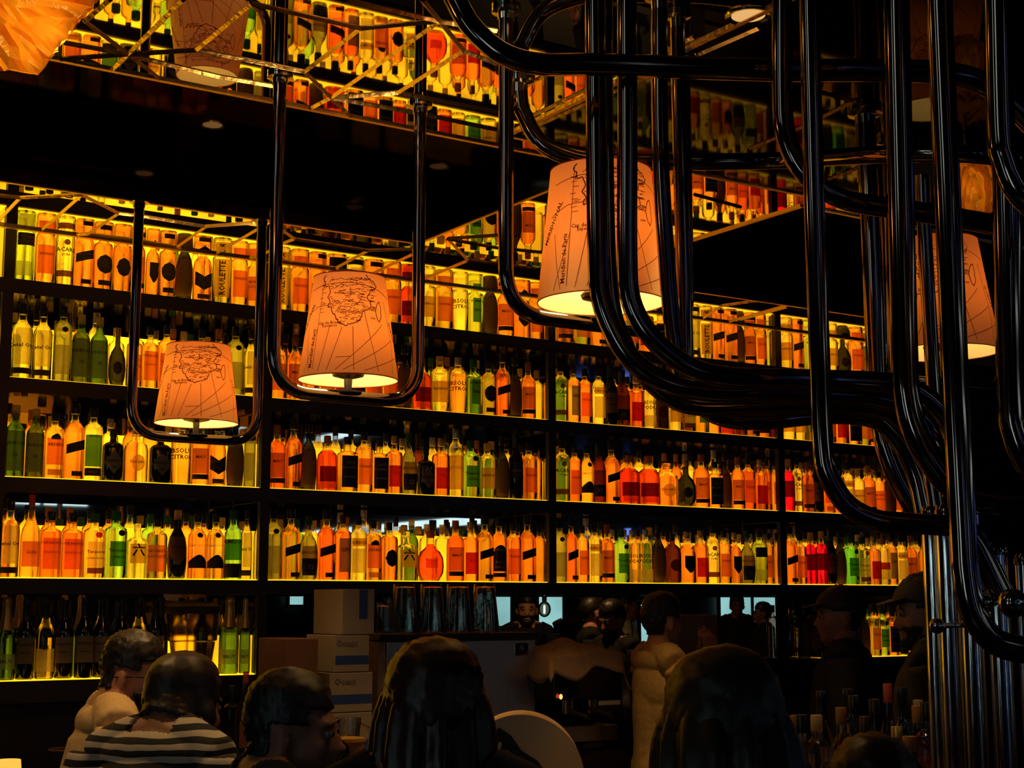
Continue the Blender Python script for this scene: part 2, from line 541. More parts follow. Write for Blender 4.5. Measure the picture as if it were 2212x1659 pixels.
# ------------------------------------------------------------------ bottles
G = {
    'clear': glass('clear_spirit_glass', (1, 1, 1), .4, 1.25),
    'pale': glass('pale_spirit_glass', (1, .85, .6), .4, 1.25),
    'amber': glass('amber_whisky', (1, .40, .30), .4, 1.25, fill=.84),
    'orange': glass('orange_whisky', (1, .56, .4), .4, 1.25, fill=.83),
    'red': glass('deep_red_spirit', (.82, .10, .10), .4, 1.25, fill=.82),
    'crimson': glass('crimson_bitter', (1.0, .018, 1.0), .3, 1.25, fill=.86),
    'green': glass('bright_green_glass', (.42, 1.0, .9), .4, 1.25),
    'lime': glass('pale_green_glass', (.66, 1.0, .6), .4, 1.25),
    'bottle': glass('bottle_green_glass', (.10, .26, .1), .35, 1.25),
    'olive': glass('olive_glass', (.03, .035, .02), .3, 1.3),
    'black': pbr('black_glass', (.004, .005, .004), .08, spec=.8),
    'brown': glass('dark_brown_glass', (.14, .03, .03), .35, 1.3),
    'grey': glass('smoky_glass', (.35, .40, .45), .4, 1.25),
}
K = {
    'black': pbr('black_cap', (.006, .006, .006), .35), 'gold': pbr('gold_foil', (.75, .45, .10), .3, .8),
    'cream': paper('cream_cap', (.75, .62, .35), .35), 'clear': glass('clear_stopper', (1, .95, .8), .4), 'red': paper('red_cap', (.65, .05, .03), .4),
    'pink': paper('salmon_cap', (.80, .22, .14), .4), 'green': paper('green_cap', (.08, .25, .06), .3), 'silver': pbr('silver_cap', (.55, .5, .42), .3, .9),
    'cork': paper('cork_stopper', (.55, .30, .12), .3), 'brown': pbr('brown_cap', (.05, .02, .01), .4),
}
P = {
    'pale': paper('pale_label', (.88, .80, .55)), 'tan': paper('tan_label', (.62, .36, .16), .55), 'orange': paper('orange_label', (.90, .36, .14), .7),
    'black': pbr('black_label', (.008, .007, .007), .5), 'dark': pbr('dark_brown_label', (.03, .013, .008), .5), 'red': paper('red_label', (.55, .04, .02), .5),
    'green': paper('green_label', (.10, .28, .06), .6), 'blue': paper('blue_label', (.25, .32, .45), .4), 'wine': paper('cream_wine_label', (.50, .36, .22), .25),
    'grey': paper('grey_label', (.42, .40, .28), .55), 'gold': paper('gold_label', (.80, .50, .08), .6), 'brown': paper('brown_label', (.22, .08, .03), .5),
    'ink': pbr('dark_ink', (.02, .008, .004), .6), 'white': paper('white_ink', (.85, .80, .62), .3), 'redink': pbr('red_ink', (.28, .03, .01), .6),
    'plum': paper('plum_label', (.20, .03, .06), .5), 'greenink': pbr('green_ink', (.03, .12, .02), .6),
}
PROFILE = {  # (height fraction, width fraction)
    'std': [(0, .93), (.015, 1), (.60, 1), (.66, .93), (.71, .72), (.755, .46), (.79, .37), (.90, .36)],
    'high': [(0, .93), (.015, 1), (.68, 1), (.735, .92), (.765, .66), (.79, .42), (.81, .37), (.90, .36)],
    'square': [(0, .96), (.012, 1), (.66, 1), (.70, .94), (.725, .70), (.75, .42), (.78, .36), (.90, .36)],
    'wine': [(0, .93), (.015, 1), (.54, 1), (.61, .93), (.67, .70), (.73, .48), (.78, .40), (.96, .385)],
    'champ': [(0, .93), (.015, 1), (.42, 1), (.52, .94), (.62, .74), (.72, .52), (.82, .40), (.96, .38)],
    'squat': [(0, .92), (.02, 1), (.60, 1), (.70, .90), (.75, .66), (.79, .36), (.82, .30), (.90, .30)],
    'apoth': [(0, .95), (.02, 1), (.62, 1), (.68, .97), (.73, .70), (.76, .34), (.79, .30), (.88, .30)],
    'bell': [(0, .80), (.02, .86), (.25, 1), (.45, .98), (.60, .80), (.68, .52), (.74, .34), (.80, .30), (.90, .30)],
    'round': [(0, .62), (.02, .72), (.16, .95), (.30, 1), (.46, .94), (.58, .72), (.65, .42), (.70, .30), (.80, .28), (.90, .28)],
    'tall': [(0, .93), (.012, 1), (.70, 1), (.75, .88), (.79, .52), (.82, .40), (.90, .38)],
    'long': [(0, .95), (.012, 1), (.50, 1), (.58, .86), (.66, .55), (.74, .36), (.92, .30)],
    'flask': [(0, .96), (.02, 1), (.55, 1), (.66, .88), (.72, .60), (.76, .36), (.80, .32), (.90, .32)],
}
# code: height, half width, half depth, squareness, profile, glass, cap, cap half width, [(shape,cx,cz,hw,hh,paper)], [(text,cz,size,ink,turned)], look
CAT = {
    'k': (.305, .038, .038, 2, 'std', 'clear', 'black', .40, [('rect', .004, .42, .028, .075, 'pale'), ('rect', .0, .09, .033, .012, 'dark')], [('Ketel One', .43, .0135, 'ink', 0)], 'tall clear vodka bottle with pale label and black cap'),
    'p': (.33, .040, .036, 3.5, 'long', 'orange', 'pink', .30, [('rect', 0, .28, .036, .05, 'orange')], [('GLEN', .30, .010, 'redink', 0)], 'orange long-necked bottle with salmon cap'),
    's': (.265, .043, .036, 3.2, 'square', 'orange', 'black', .44, [('rect', 0, .36, .037, .062, 'orange')], [('THE BALVENIE', .52, .0085, 'redink', 0), ('DOUBLEWOOD', .38, .006, 'redink', 0)], 'stout amber bottle with orange label and black cap'),
    't': (.265, .040, .038, 3, 'high', 'clear', 'green', .44, [('rect', 0, .36, .031, .052, 'pale'), ('rect', 0, .11, .031, .012, 'brown'), ('circle', .008, .66, .013, .013, 'red')], [('Tanqueray', .40, .010, 'ink', 0), ('LONDON DRY', .30, .0065, 'ink', 0)], 'clear gin bottle with red round seal'),
    'g': (.270, .039, .038, 3, 'high', 'green', 'green', .44, [('rect', 0, .36, .030, .05, 'green'), ('circle', .010, .67, .013, .013, 'black')], [('Tanqueray', .41, .010, 'ink', 0), ('LONDON', .31, .0075, 'ink', 0)], 'bright green gin bottle with dark round seal'),
    'r': (.225, .044, .040, 2.6, 'apoth', 'clear', 'clear', .34, [('rect', 0, .45, .034, .040, 'gold')], [('六', .50, .034, 'ink', 0)], 'squat clear gin bottle with brushed black strokes'),
    'm': (.250, .042, .042, 2, 'high', 'orange', 'black', .38, [('rect', 0, .33, .036, .055, 'orange')], [('MONKEY', .45, .010, 'redink', 0), ('SHOULDER', .36, .010, 'redink', 0)], 'round orange whisky bottle with orange label'),
    'b': (.285, .041, .038, 2, 'bell', 'black', 'cream', .40, [('shield', 0, .40, .033, .06, 'tan')], [('Grants', .46, .012, 'ink', 0)], 'black bottle with cream shield label and cream cap'),
    'e': (.28, .036, .034, 2.4, 'std', 'orange', 'black', .40, [('circle', .008, .66, .012, .012, 'black'), ('hill', 0, .26, .033, .028, 'dark')], [('TEMPLETON', .50, .0085, 'white', 0)], 'orange whisky bottle with dark hill-shaped label'),
    'j': (.30, .037, .037, 2, 'std', 'green', 'green', .42, [('rect', 0, .42, .033, .045, 'green'), ('rect', 0, .12, .035, .03, 'black')], [('JAMESON', .53, .0135, 'ink', 0)], 'green whiskey bottle with green label'),
    'J': (.30, .036, .036, 2, 'std', 'orange', 'black', .42, [('arch', 0, .36, .031, .062, 'black'), ('rect', 0, .10, .031, .010, 'black')], [('JAMESON', .49, .011, 'white', 0), ('BLACK', .30, .009, 'white', 0), ('BARREL', .22, .009, 'white', 0)], 'amber whiskey bottle with black arched label'),
    'l': (.285, .040, .040, 2, 'std', 'bottle', 'cream', .42, [('rect', 0, .36, .037, .08, 'grey')], [('LAPHROAIG', .46, .0115, 'ink', 0), ('10', .30, .013, 'ink', 0)], 'dark green bottle with grey label and cream cap'),
    'h': (.215, .041, .036, 3, 'apoth', 'black', 'black', .36, [('diamond', 0, .36, .039, .048, 'pale')], [("HENDRICK'S", .38, .0085, 'ink', 0), ('GIN', .26, .0085, 'ink', 0)], 'squat black bottle with pale diamond label'),
    'd': (.225, .058, .045, 2.2, 'squat', 'clear', 'clear', .34, [('circle', .006, .36, .032, .036, 'gold')], [('Don Julio', .38, .011, 'ink', 0)], 'squat round clear tequila bottle'),
    'a': (.27, .041, .041, 2, 'high', 'clear', 'silver', .38, [], [('ABSOLUT', .52, .0175, 'redink', 0), ('CITRON', .42, .016, 'redink', 0)], 'clear vodka bottle lettered in orange'),
    'A': (.27, .040, .040, 2, 'high', 'clear', 'silver', .38, [('rect', 0, .14, .034, .03, 'pale')], [('ABSOLUT', .50, .0165, 'ink', 0), ('VODKA', .40, .016, 'ink', 0)], 'clear vodka bottle with dark lettering'),
    'w': (.315, .033, .033, 4, 'std', 'amber', 'black', .48, [('slant', 0, .42, .032, .026, 'black'), ('rect', .006, .07, .018, .010, 'dark')], [('JOHNNIE WALKER', .44, .0055, 'gold', 8)], 'square amber bottle with slanted black label'),
    'n': (.25, .039, .039, 3.6, 'square', 'orange', 'black', .42, [('rect', 0, .36, .036, .072, 'black')], [("JACK", .52, .011, 'white', 0), ("DANIEL'S", .43, .0105, 'white', 0), ('WHISKEY', .26, .0085, 'white', 0)], 'square bottle with black label and white letters'),
    'q': (.27, .040, .034, 2.6, 'high', 'amber', 'black', .40, [('circle', .002, .40, .034, .042, 'black'), ('rect', 0, .10, .025, .011, 'dark')], [('BLACK', .44, .0135, 'tan', 0), ('DOG', .355, .0135, 'tan', 0)], 'amber bottle with round black label'),
    'o': (.30, .039, .039, 2, 'high', 'clear', 'black', .40, [('circle', .004, .60, .013, .013, 'brown'), ('rect', 0, .15, .034, .013, 'brown')], [('BACARDI', .49, .0155, 'ink', 0), ('CUBA', .42, .0085, 'ink', 0)], 'clear rum bottle with round emblem and dark letters'),
    'v': (.30, .036, .036, 2, 'bell', 'olive', 'black', .44, [('arch', 0, .34, .031, .09, 'tan')], [], 'dark bottle with tall tan arched label'),
    'z': (.265, .041, .041, 2, 'high', 'clear', 'cream', .40, [('rect', 0, .35, .033, .05, 'gold')], [('RESERVA', .40, .009, 'ink', 0)], 'clear tequila bottle with gold label'),
    'Z': (.30, .040, .036, 2.6, 'high', 'clear', 'black', .42, [('rect', 0, .40, .034, .065, 'green'), ('rect', 0, .11, .034, .016, 'black')], [('SINGLE', .60, .009, 'ink', 0), ('MALT', .11, .009, 'gold', 0)], 'clear bottle with ornate dark green label'),
    'c': (.29, .034, .034, 2, 'std', 'crimson', 'cream', .42, [('rect', 0, .42, .030, .045, 'plum')], [('CAMPARI', .52, .0115, 'white', 0)], 'crimson bottle with dark label'),
    'u': (.29, .038, .034, 2.8, 'high', 'clear', 'black', .38, [('rect', 0, .59, .033, .018, 'gold'), ('rect', 0, .30, .033, .055, 'pale')], [("GORDON'S", .58, .0125, 'ink', 0)], 'clear gin bottle with two pale yellow labels'),
    'U': (.29, .036, .034, 2.6, 'high', 'orange', 'brown', .38, [('rect', .004, .38, .029, .075, 'blue')], [('GIN', .46, .015, 'ink', 0)], 'orange bottle with blue striped label'),
    'x': (.285, .041, .036, 2.8, 'bell', 'grey', 'green', .40, [('rect', 0, .42, .036, .03, 'tan'), ('rect', 0, .20, .037, .038, 'black')], [('SINGLETON', .42, .0095, 'ink', 0), ('12', .20, .018, 'white', 0)], 'smoky bottle with tan band over black label'),
    'X': (.30, .036, .036, 2, 'wine', 'brown', 'black', .42, [('rect', 0, .42, .033, .035, 'tan'), ('rect', 0, .20, .034, .030, 'black')], [('15', .20, .016, 'white', 0)], 'dark brown bottle with tan and black labels'),
    'y': (.32, .034, .034, 2, 'wine', 'black', 'black', .44, [('arch', 0, .42, .026, .035, 'dark')], [('CREAM', .42, .009, 'white', 0)], 'slim black liqueur bottle'),
    'Y': (.245, .050, .045, 2, 'round', 'olive', 'gold', .32, [('circle', 0, .30, .025, .028, 'dark')], [], 'dark bulbous decanter with narrow neck'),
    'f': (.285, .036, .036, 2, 'tall', 'clear', 'silver', .50, [('rect', 0, .38, .028, .085, 'gold')], [('ROULETTE', .38, .020, 'ink', 90)], 'clear straight bottle lettered sideways'),
    'i': (.27, .044, .036, 3, 'flask', 'amber', 'black', .38, [('chev', 0, .36, .042, .05, 'black'), ('rect', 0, .07, .03, .01, 'dark')], [("Ballantine's", .39, .011, 'tan', 6), ('12', .27, .011, 'tan', 0)], 'amber bottle with black chevron label'),
    'B': (.275, .037, .034, 4, 'square', 'lime', 'green', .42, [('rect', 0, .40, .020, .06, 'green')], [('BOMBAY', .56, .009, 'ink', 0), ('GIN', .40, .013, 'ink', 0)], 'pale green square gin bottle'),
    'G': (.32, .042, .040, 2, 'tall', 'clear', 'silver', .38, [('rect', 0, .35, .036, .08, 'gold')], [('GREY GOOSE', .42, .0105, 'tan', 0)], 'tall frosted yellow vodka bottle'),
    'M': (.235, .064, .04, 2, 'round', 'red', 'cork', .26, [('rect', 0, .34, .028, .02, 'orange')], [('MARTELL', .43, .009, 'gold', 0)], 'arch-shaped deep red cognac bottle'),
    'O': (.28, .038, .036, 2.6, 'high', 'orange', 'black', .40, [('rect', 0, .34, .033, .06, 'orange')], [('WHISKY', .42, .0095, 'redink', 0)], 'orange whisky bottle with orange label'),
    'T': (.285, .038, .036, 2.4, 'std', 'amber', 'cork', .40, [('rect', 0, .36, .033, .055, 'tan'), ('rect', 0, .12, .033, .011, 'dark')], [('MALT', .42, .010, 'ink', 0)], 'amber whisky bottle with tan label'),
    'D': (.275, .040, .036, 3, 'square', 'amber', 'gold', .40, [('rect', 0, .30, .035, .05, 'red')], [('XO', .34, .014, 'gold', 0)], 'amber square bottle with red label'),
    'S': (.27, .041, .036, 2.8, 'flask', 'amber', 'gold', .38, [('shield', 0, .36, .028, .045, 'black')], [], 'amber bottle with small black shield label'),
    'E': (.275, .040, .036, 3, 'high', 'orange', 'black', .40, [('rect', 0, .40, .035, .055, 'orange'), ('hill', 0, .62, .020, .012, 'dark'), ('rect', 0, .09, .030, .012, 'tan')], [('ARDBEG', .50, .0105, 'ink', 0)], 'orange bottle with dark curl above wide label'),
    'R': (.25, .052, .042, 2.4, 'flask', 'red', 'cork', .30, [('rect', 0, .30, .040, .035, 'plum'), ('rect', 0, .10, .036, .014, 'orange')], [('RESERVE', .30, .008, 'gold', 0)], 'broad deep red bottle with dark label'),
    'Q': (.265, .041, .036, 2.6, 'high', 'amber', 'black', .38, [('seal', 0, .38, .030, .040, 'black')], [], 'amber bottle with jagged black seal'),
    'L': (.29, .036, .036, 2.4, 'high', 'lime', 'black', .40, [('rect', .004, .58, .030, .026, 'black'), ('rect', 0, .16, .026, .03, 'pale')], [('WILLIAM', .61, .009, 'gold', 0), ("LAWSON'S", .55, .009, 'gold', 0)], 'pale green bottle with small black label'),
    'W': (.315, .037, .037, 2, 'wine', 'black', 'black', .44, [('rect', 0, .36, .036, .052, 'wine')], [('CHATEAU', .43, .009, 'ink', 0), ('RESERVE', .33, .006, 'ink', 0)], 'dark wine bottle with cream label'),
    'V': (.31, .037, .037, 2, 'wine', 'pale', 'black', .42, [('rect', 0, .24, .036, .045, 'pale')], [('23', .40, .016, 'ink', 0)], 'pale gold wine bottle with low label'),
    'C': (.325, .040, .040, 2, 'champ', 'bottle', 'gold', .44, [('rect', 0, .22, .037, .030, 'pale')], [('BRUT', .22, .012, 'ink', 0)], 'green sparkling wine bottle with gold foil neck'),
    'F': (.27, .040, .038, 3, 'high', 'clear', 'cork', .38, [('rect', 0, .40, .036, .02, 'red'), ('rect', 0, .24, .034, .035, 'pale')], [('Gra', .40, .012, 'white', 0)], 'clear bottle with red band label'),
    'N': (.25, .040, .034, 2.6, 'squat', 'brown', 'brown', .32, [('circle', 0, .36, .030, .032, 'brown')], [], 'squat dark brown bottle with round label'),
    'I': (.31, .037, .037, 2.2, 'tall', 'grey', 'black', .44, [('circle', .006, .68, .012, .012, 'black'), ('rect', 0, .28, .028, .06, 'pale')], [], 'tall clear bottle with small black disc on its neck'),
}
FONTS = {}


def text_mesh(s, size, turned):
    k = (s, size, turned)
    if k in FONTS: return FONTS[k]
    cu = bpy.data.curves.new('t', 'FONT'); cu.body = s; cu.size = size * 1.62; cu.align_x = 'CENTER'; cu.align_y = 'CENTER'
    cu.resolution_u = 1; cu.offset = size * .035
    o = bpy.data.objects.new('t', cu); COL.objects.link(o)
    dg = bpy.context.evaluated_depsgraph_get()
    me = bpy.data.meshes.new_from_object(o.evaluated_get(dg))
    bpy.data.objects.remove(o)
    a = math.radians(turned)
    vs = [(v.co.x * math.cos(a) - v.co.y * math.sin(a), v.co.x * math.sin(a) + v.co.y * math.cos(a)) for v in me.vertices]
    fs = [tuple(p.vertices) for p in me.polygons]
    FONTS[k] = (vs, fs)
    return FONTS[k]


def shape_grid(kind, nx=10, nz=8):
    vs = []; fs = []
    for j in range(nz + 1):
        t = -1 + 2 * j / nz
        for i in range(nx + 1):
            s = -1 + 2 * i / nx
            x, z = s, t
            if kind == 'circle':
                th = math.asin(max(-1, min(1, t))); x = s * math.cos(th)
            elif kind == 'diamond': x = s * (1 - abs(t))
            elif kind == 'slant': z = t * .75 + s * .45
            elif kind == 'arch': x = s; z = t if t < .3 else .3 + (t - .3) * math.sqrt(max(0, 1 - s * s)) * 1.0
            elif kind == 'shield': z = t if t > -.3 else -.3 + (t + .3) * (1 - abs(s) ** 1.5)
            elif kind == 'hill': z = t if t < 0 else t * (1 - s * s) + .15 * math.sin(3 * s)
            elif kind == 'chev': z = t * .6 - .4 + abs(s) * .45
            elif kind == 'seal':
                th = math.asin(max(-1, min(1, t))); x = s * math.cos(th) * (1 + .08 * math.cos(9 * th))
            vs.append((x, z))
    for j in range(nz):
        for i in range(nx):
            a = j * (nx + 1) + i
            fs.append((a, a + 1, a + nx + 2, a + nx + 1))
    return vs, fs


def body_width(prof, f):
    for (f0, w0), (f1, w1) in zip(prof[:-1], prof[1:]):
        if f0 <= f <= f1: return w0 + (w1 - w0) * (f - f0) / (f1 - f0)
    return prof[-1][1]


def front(a, b, n, x):
    q = min(.995, abs(x) / a)
    return -b * (1 - q ** n) ** (1 / n)


def ring(a, b, n, N=28):
    out = []
    for k in range(N):
        t_ = 2 * PI * k / N
        c, s = math.cos(t_), math.sin(t_)
        out.append((a * math.copysign(abs(c) ** (2 / n), c), b * math.copysign(abs(s) ** (2 / n), s)))
    return out


PARTS = {}


def bottle_parts(code):
    if code in PARTS: return PARTS[code]
    Ht, a, b, n, pr, gl, cp, cw, labs, txts, look = CAT[code]
    prof = PROFILE[pr]
    out = []
    N = 28; vs = []; fs = []
    for f, w in prof:
        rr = a * w if w > .55 else a * w
        nn = n if w > .85 else (2 + (n - 2) * max(0, (w - .5) / .35))
        ww = max(w * b / a, min(w, .5) if b < a else w) if w < .5 else w * b / a
        bb = b * w if w > .6 else (a * w if w < .45 else b * w + (a * w - b * w) * (.6 - w) / .15)
        for x, y in ring(a * w, bb, max(2, nn), N): vs.append((x, y, f * Ht))
    for i in range(len(prof) - 1):
        for k in range(N):
            k2 = (k + 1) % N
            fs.append((i * N + k, i * N + k2, (i + 1) * N + k2, (i + 1) * N + k))
    fs.append(tuple(range(N - 1, -1, -1))); fs.append(tuple((len(prof) - 1) * N + k for k in range(N)))
    mb = MB().add(vs, fs)
    out.append(('bottle_body', mb.mesh('bottle_body', G[gl], smooth=True), []))
    # cap
    zt = prof[-1][0] * Ht; rn = a * prof[-1][1]; rc = max(rn * 1.06, a * cw)
    h0 = .86 * Ht if pr not in ('wine', 'champ') else (.78 * Ht if pr == 'wine' else .60 * Ht)
    if pr == 'wine': pc = [(a * .42, h0), (a * .41, Ht * .93), (a * .44, Ht * .94), (a * .44, Ht * .975), (a * .40, Ht)]
    elif pr == 'champ': pc = [(a * .80, h0), (a * .58, Ht * .70), (a * .45, Ht * .82), (a * .42, Ht * .90), (a * .47, Ht * .92), (a * .46, Ht * .97), (a * .32, Ht)]
    else: pc = [(rc * .96, h0), (rc, h0 + .002), (rc, Ht - .003), (rc * .93, Ht)]
    out.append(('cap', MB().lathe(pc, 18).mesh('cap', K[cp], smooth=True), []))
    prev = None
    for i, (kind, cx, cz, hw, hh, pm) in enumerate(labs):
        g, f_ = shape_grid(kind)
        cz_ = cz * Ht
        vv = []
        for s, t_ in g:
            x = max(-a * .93, min(a * .93, cx + s * hw)); z = cz_ + t_ * hh
            w = body_width(prof, max(0.001, min(.899, z / Ht)))
            x *= min(1, w * 1.02)
            vv.append((x, front(a * w, b * w, n, x) - .0012, z))
        out.append(('label_patch', MB().add(vv, f_).mesh('label_patch', P[pm], smooth='all'), []))
    for s_, cz, size, ink, turned in txts:
        lt = MB()
        v2, f2 = text_mesh(s_, size, turned)
        vv = []
        for x, z in v2:
            z = z + cz * Ht; w = body_width(prof, max(.001, min(.899, z / Ht)))
            x = max(-a * .95, min(a * .95, x))
            vv.append((x, front(a * w, b * w, n, x) - .0021, z))
        out.append(('lettering', lt.add(vv, f2).mesh('lettering', P[ink]), []))
    PARTS[code] = out
    return out


ORD = ['first', 'second', 'third', 'fourth', 'fifth', 'sixth', 'seventh', 'eighth', 'ninth', 'tenth', 'eleventh', 'twelfth', 'thirteenth', 'fourteenth', 'fifteenth', 'sixteenth', 'seventeenth', 'eighteenth', 'nineteenth', 'twentieth', 'twenty-first', 'twenty-second']
KIND = {}


def place_bottle(code, loc_, label, group, sx=1.0, rz=0.0, name=None, sz=1.0):
    pr = CAT[code][4]
    nm = name or ('wine_bottle' if pr in ('wine', 'champ') and code in 'WVC' else 'liquor_bottle')
    r = bpy.data.objects.new(nm, None); r.empty_display_size = .03
    r.location = loc_; r.rotation_euler = (0, 0, rz); r.scale = (sx, sx, sz)
    link(r); tag(r, label, 'bottle', group)
    lp = None
    for pn, me, _ in bottle_parts(code):
        o = bpy.data.objects.new(pn if pn != 'label_patch' else 'paper_label', me)
        if pn == 'lettering' and lp is not None: link(o, lp)
        else: link(o, r)
        if pn == 'label_patch' and lp is None: lp = o
    return r


ROWY = {0: ((0, 599), (2000, 823)), 1: ((0, 812), (2000, 976)), 2: ((0, 1027), (2000, 1119)), 3: ((0, 1251), (2000, 1267)), 4: ((0, 1473), (2000, 1415))}
STOCK = {
    (0, 0): 'O3',
    (0, 1): 'L50 O94 o137 w178 q219 Q262 T300 S324 q357 v397 i436 f476 O518 m549',
    (0, 2): 'f608 O645 w685 n725 k765 q805 O845 R880 z918 O960 a995 B1026 v1058 T1090 S1125 O1160',
    (0, 3): 'T1222 O1255 w1290 v1325 O1360 D1395 n1430 w1465 k1500 f1524 w1550 w1577 v1600 T1622 O1644 o1664',
    (0, 4): 'z1702 w1722 B1745 O1770 z1795 Y1822 O1850 z1875 T1900 D1925 O1950 c1970 f1996',
    (1, 0): 'k2',
    (1, 1): 'k44 k92 I130 l173 l211 Y253 m288 s322 O358 z395 O432 T468 I508 k545',
    (1, 2): 'O600 T634 w668 O702 D735 n770 E805 O840 v872 R911 z952 a990 B1025 q1057 w1084 v1112 T1140 I1170',
    (1, 3): 'o1216 U1240 O1266 u1292 W1316 X1347 D1378 A1404 N1429 z1457 t1485 B1514 S1542 R1570 D1598 w1625 T1650',
    (1, 4): 'z1708 z1730 B1752 v1774 O1794 D1816 n1842 O1868 T1888 L1912 j1938 z1960 O1980',
    (2, 0): 'l2',
    (2, 1): 'l32 l72 E114 w156 Z199 h240 d291 h346 a390 T432 i468 v506 I544',
    (2, 2): 'T600 w632 v664 R707 n751 O786 n820 D853 x884 h918 D954 G984 g1018 z1052 v1086 y1112 O1145 O1174',
    (2, 3): 'o1216 O1241 e1266 X1294 w1320 R1356 R1400 d1443 Y1484 T1518 n1546 v1570 T1594 O1618 D1642 O1665',
    (2, 4): 'c1706 o1725 T1746 W1768 E1790 O1812 u1834 z1856 T1878 m1900 v1922 O1942 W1962 v1982',
    (3, 0): 'k-14',
    (3, 1): 'k18 p61 s107 s152 t199 g247 r293 m338 b382 e424 e463 j500 k540',
    (3, 2): 'I592 w627 x665 w704 U738 u772 E806 Q838 r874 M930 T984 D1015 w1046 J1078 O1108 w1138 G1170',
    (3, 3): 'I1212 w1236 O1259 u1285 T1313 g1341 A1370 A1398 v1424 N1453 S1487 D1515 o1540 O1566 S1590 x1615 L1642 O1670',
    (3, 4): 'w1712 O1732 c1754 c1776 W1797 v1818 g1840 t1866 D1888 F1910 U1930 u1950 T1972 O1992',
    (4, 1): 'C9 W52 V94 W137 W177 W219 W256 V297 W330 C497 C534',
    (4, 4): 'o1716 v1738 T1760 W1782 b1806 O1830 W1852 v1872 O1890 g1910 n1930 j1950 T1972 c1990',
}
ROWN = ['top', 'second', 'third', 'fourth', 'lowest']
BAYN = ['outermost left', 'far left', 'wide left', 'wide middle', 'right']
back = MB(); backm = []
SECOND = 'kOzalzBkwtTgGaXOuzoaTGOufkEA'
for (r, b), txt in STOCK.items():
    items = []
    for tok in txt.split():
        (xa, ya), (xb, yb) = ROWY[r]
        px = float(tok[1:]); py = ya + (yb - ya) * (px - xa) / (xb - xa)
        items.append([tok[0], at_y(px, py, YF + .06).x])
    x0 = DIV[b] + .028; x1 = DIV[b + 1] - .028
    # keep neighbours apart: each gets the room between the midpoints to its neighbours
    for k, (c, x) in enumerate(items):
        hw = CAT[c][1]
        lo = (x + items[k - 1][1]) / 2 if k else (x0 if b else x - .05)
        hi = (x + items[k + 1][1]) / 2 if k < len(items) - 1 else (x1 if b else x1)
        lo = max(lo, x - hw * 1.25); hi = min(hi, x + hw * 1.25)
        if hi - lo < .045: continue
        sc = min(1.18, (hi - lo) / 2 / hw * .96)
        x = (lo + hi) / 2
        az = math.atan2(x, YF)
        lab = '%s, %s from left, %s shelf, %s bay' % (CAT[c][10], ORD[k], ROWN[r], BAYN[b])
        if len(lab.split()) > 16: lab = '%s, %s from left, %s shelf, %s bay' % (' '.join(CAT[c][10].split()[:6]), ORD[k], ROWN[r], BAYN[b])
        rot = -az * .6 if CAT[c][3] < 2.5 else -az * .18
        place_bottle(c, (x, YF + .06 + random.uniform(-.006, .012), SHELF[r][1] + .0045), lab, 'bottles on the %s shelf' % ROWN[r], sc, rot + random.uniform(-.08, .08), sz=random.uniform(.985, 1.02))
    if b == 0: continue
    # the second rank of bottles standing behind, of which necks and caps show
    x = x0 + .045
    pool = 'WWWVC' if (r, b) == (4, 1) else SECOND
    while x < x1 - .04:
        c = random.choice(pool)
        s_ = .86
        for pn, me, _ in bottle_parts(c):
            if pn not in ('bottle_body', 'cap'): continue
            mt = me.materials[0]
            if mt not in backm: backm.append(mt)
            back.mi = backm.index(mt)
            back.add([(x + v.co.x * s_, YF + .185 + v.co.y * s_, SHELF[r][1] + .0045 + v.co.z * random_h) for v in me.vertices for random_h in (1.02,)], [tuple(p.vertices) for p in me.polygons])
        x += random.uniform(.078, .092)
bo = back.obj('second_rank_bottles', backm, smooth=True)
tag(bo, 'second rank of assorted bottles standing behind the front ones on every shelf', 'bottles', kind='stuff')

# ------------------------------------------------------------------ map-printed pendant lamps on bent pipe hangers
M_shade = None


def shade_mat():
    m, nt, out = base('printed_parchment_shade')
    N = nt.nodes; L = nt.links
    d = N.new('ShaderNodeBsdfDiffuse'); t = N.new('ShaderNodeBsdfTranslucent')
    tc = N.new('ShaderNodeTexCoord'); nz = N.new('ShaderNodeTexNoise'); nz.inputs['Scale'].default_value = 90; nz.inputs['Detail'].default_value = 6
    mp = N.new('ShaderNodeMapping'); mp.inputs['Scale'].default_value = (1, 1, .25)
    L.new(tc.outputs['Object'], mp.inputs[0]); L.new(mp.outputs[0], nz.inputs['Vector'])
    mx = N.new('ShaderNodeMix'); mx.data_type = 'RGBA'
    mx.inputs[6].default_value = (.80, .215, .022, 1); mx.inputs[7].default_value = (1, .29, .042, 1)
    L.new(nz.outputs['Fac'], mx.inputs[0]); L.new(mx.outputs[2], t.inputs[0]); d.inputs[0].default_value = (.96, .86, .46, 1)
    m1 = N.new('ShaderNodeMixShader'); m1.inputs[0].default_value = .15
    L.new(d.outputs[0], m1.inputs[1]); L.new(t.outputs[0], m1.inputs[2]); L.new(m1.outputs[0], out.inputs[0])
    return m


M_shade = shade_mat()
M_print = pbr('map_ink', (.16, .012, .004), .8)
M_trimshade = paper('shade_binding', (.55, .20, .06), .3)
M_bulb = emit('lamp_bulb_glow', (1, .62, .22), 9.0)
M_pol = pbr('satin_metal_dish', (.30, .24, .20), .3, 1.0)

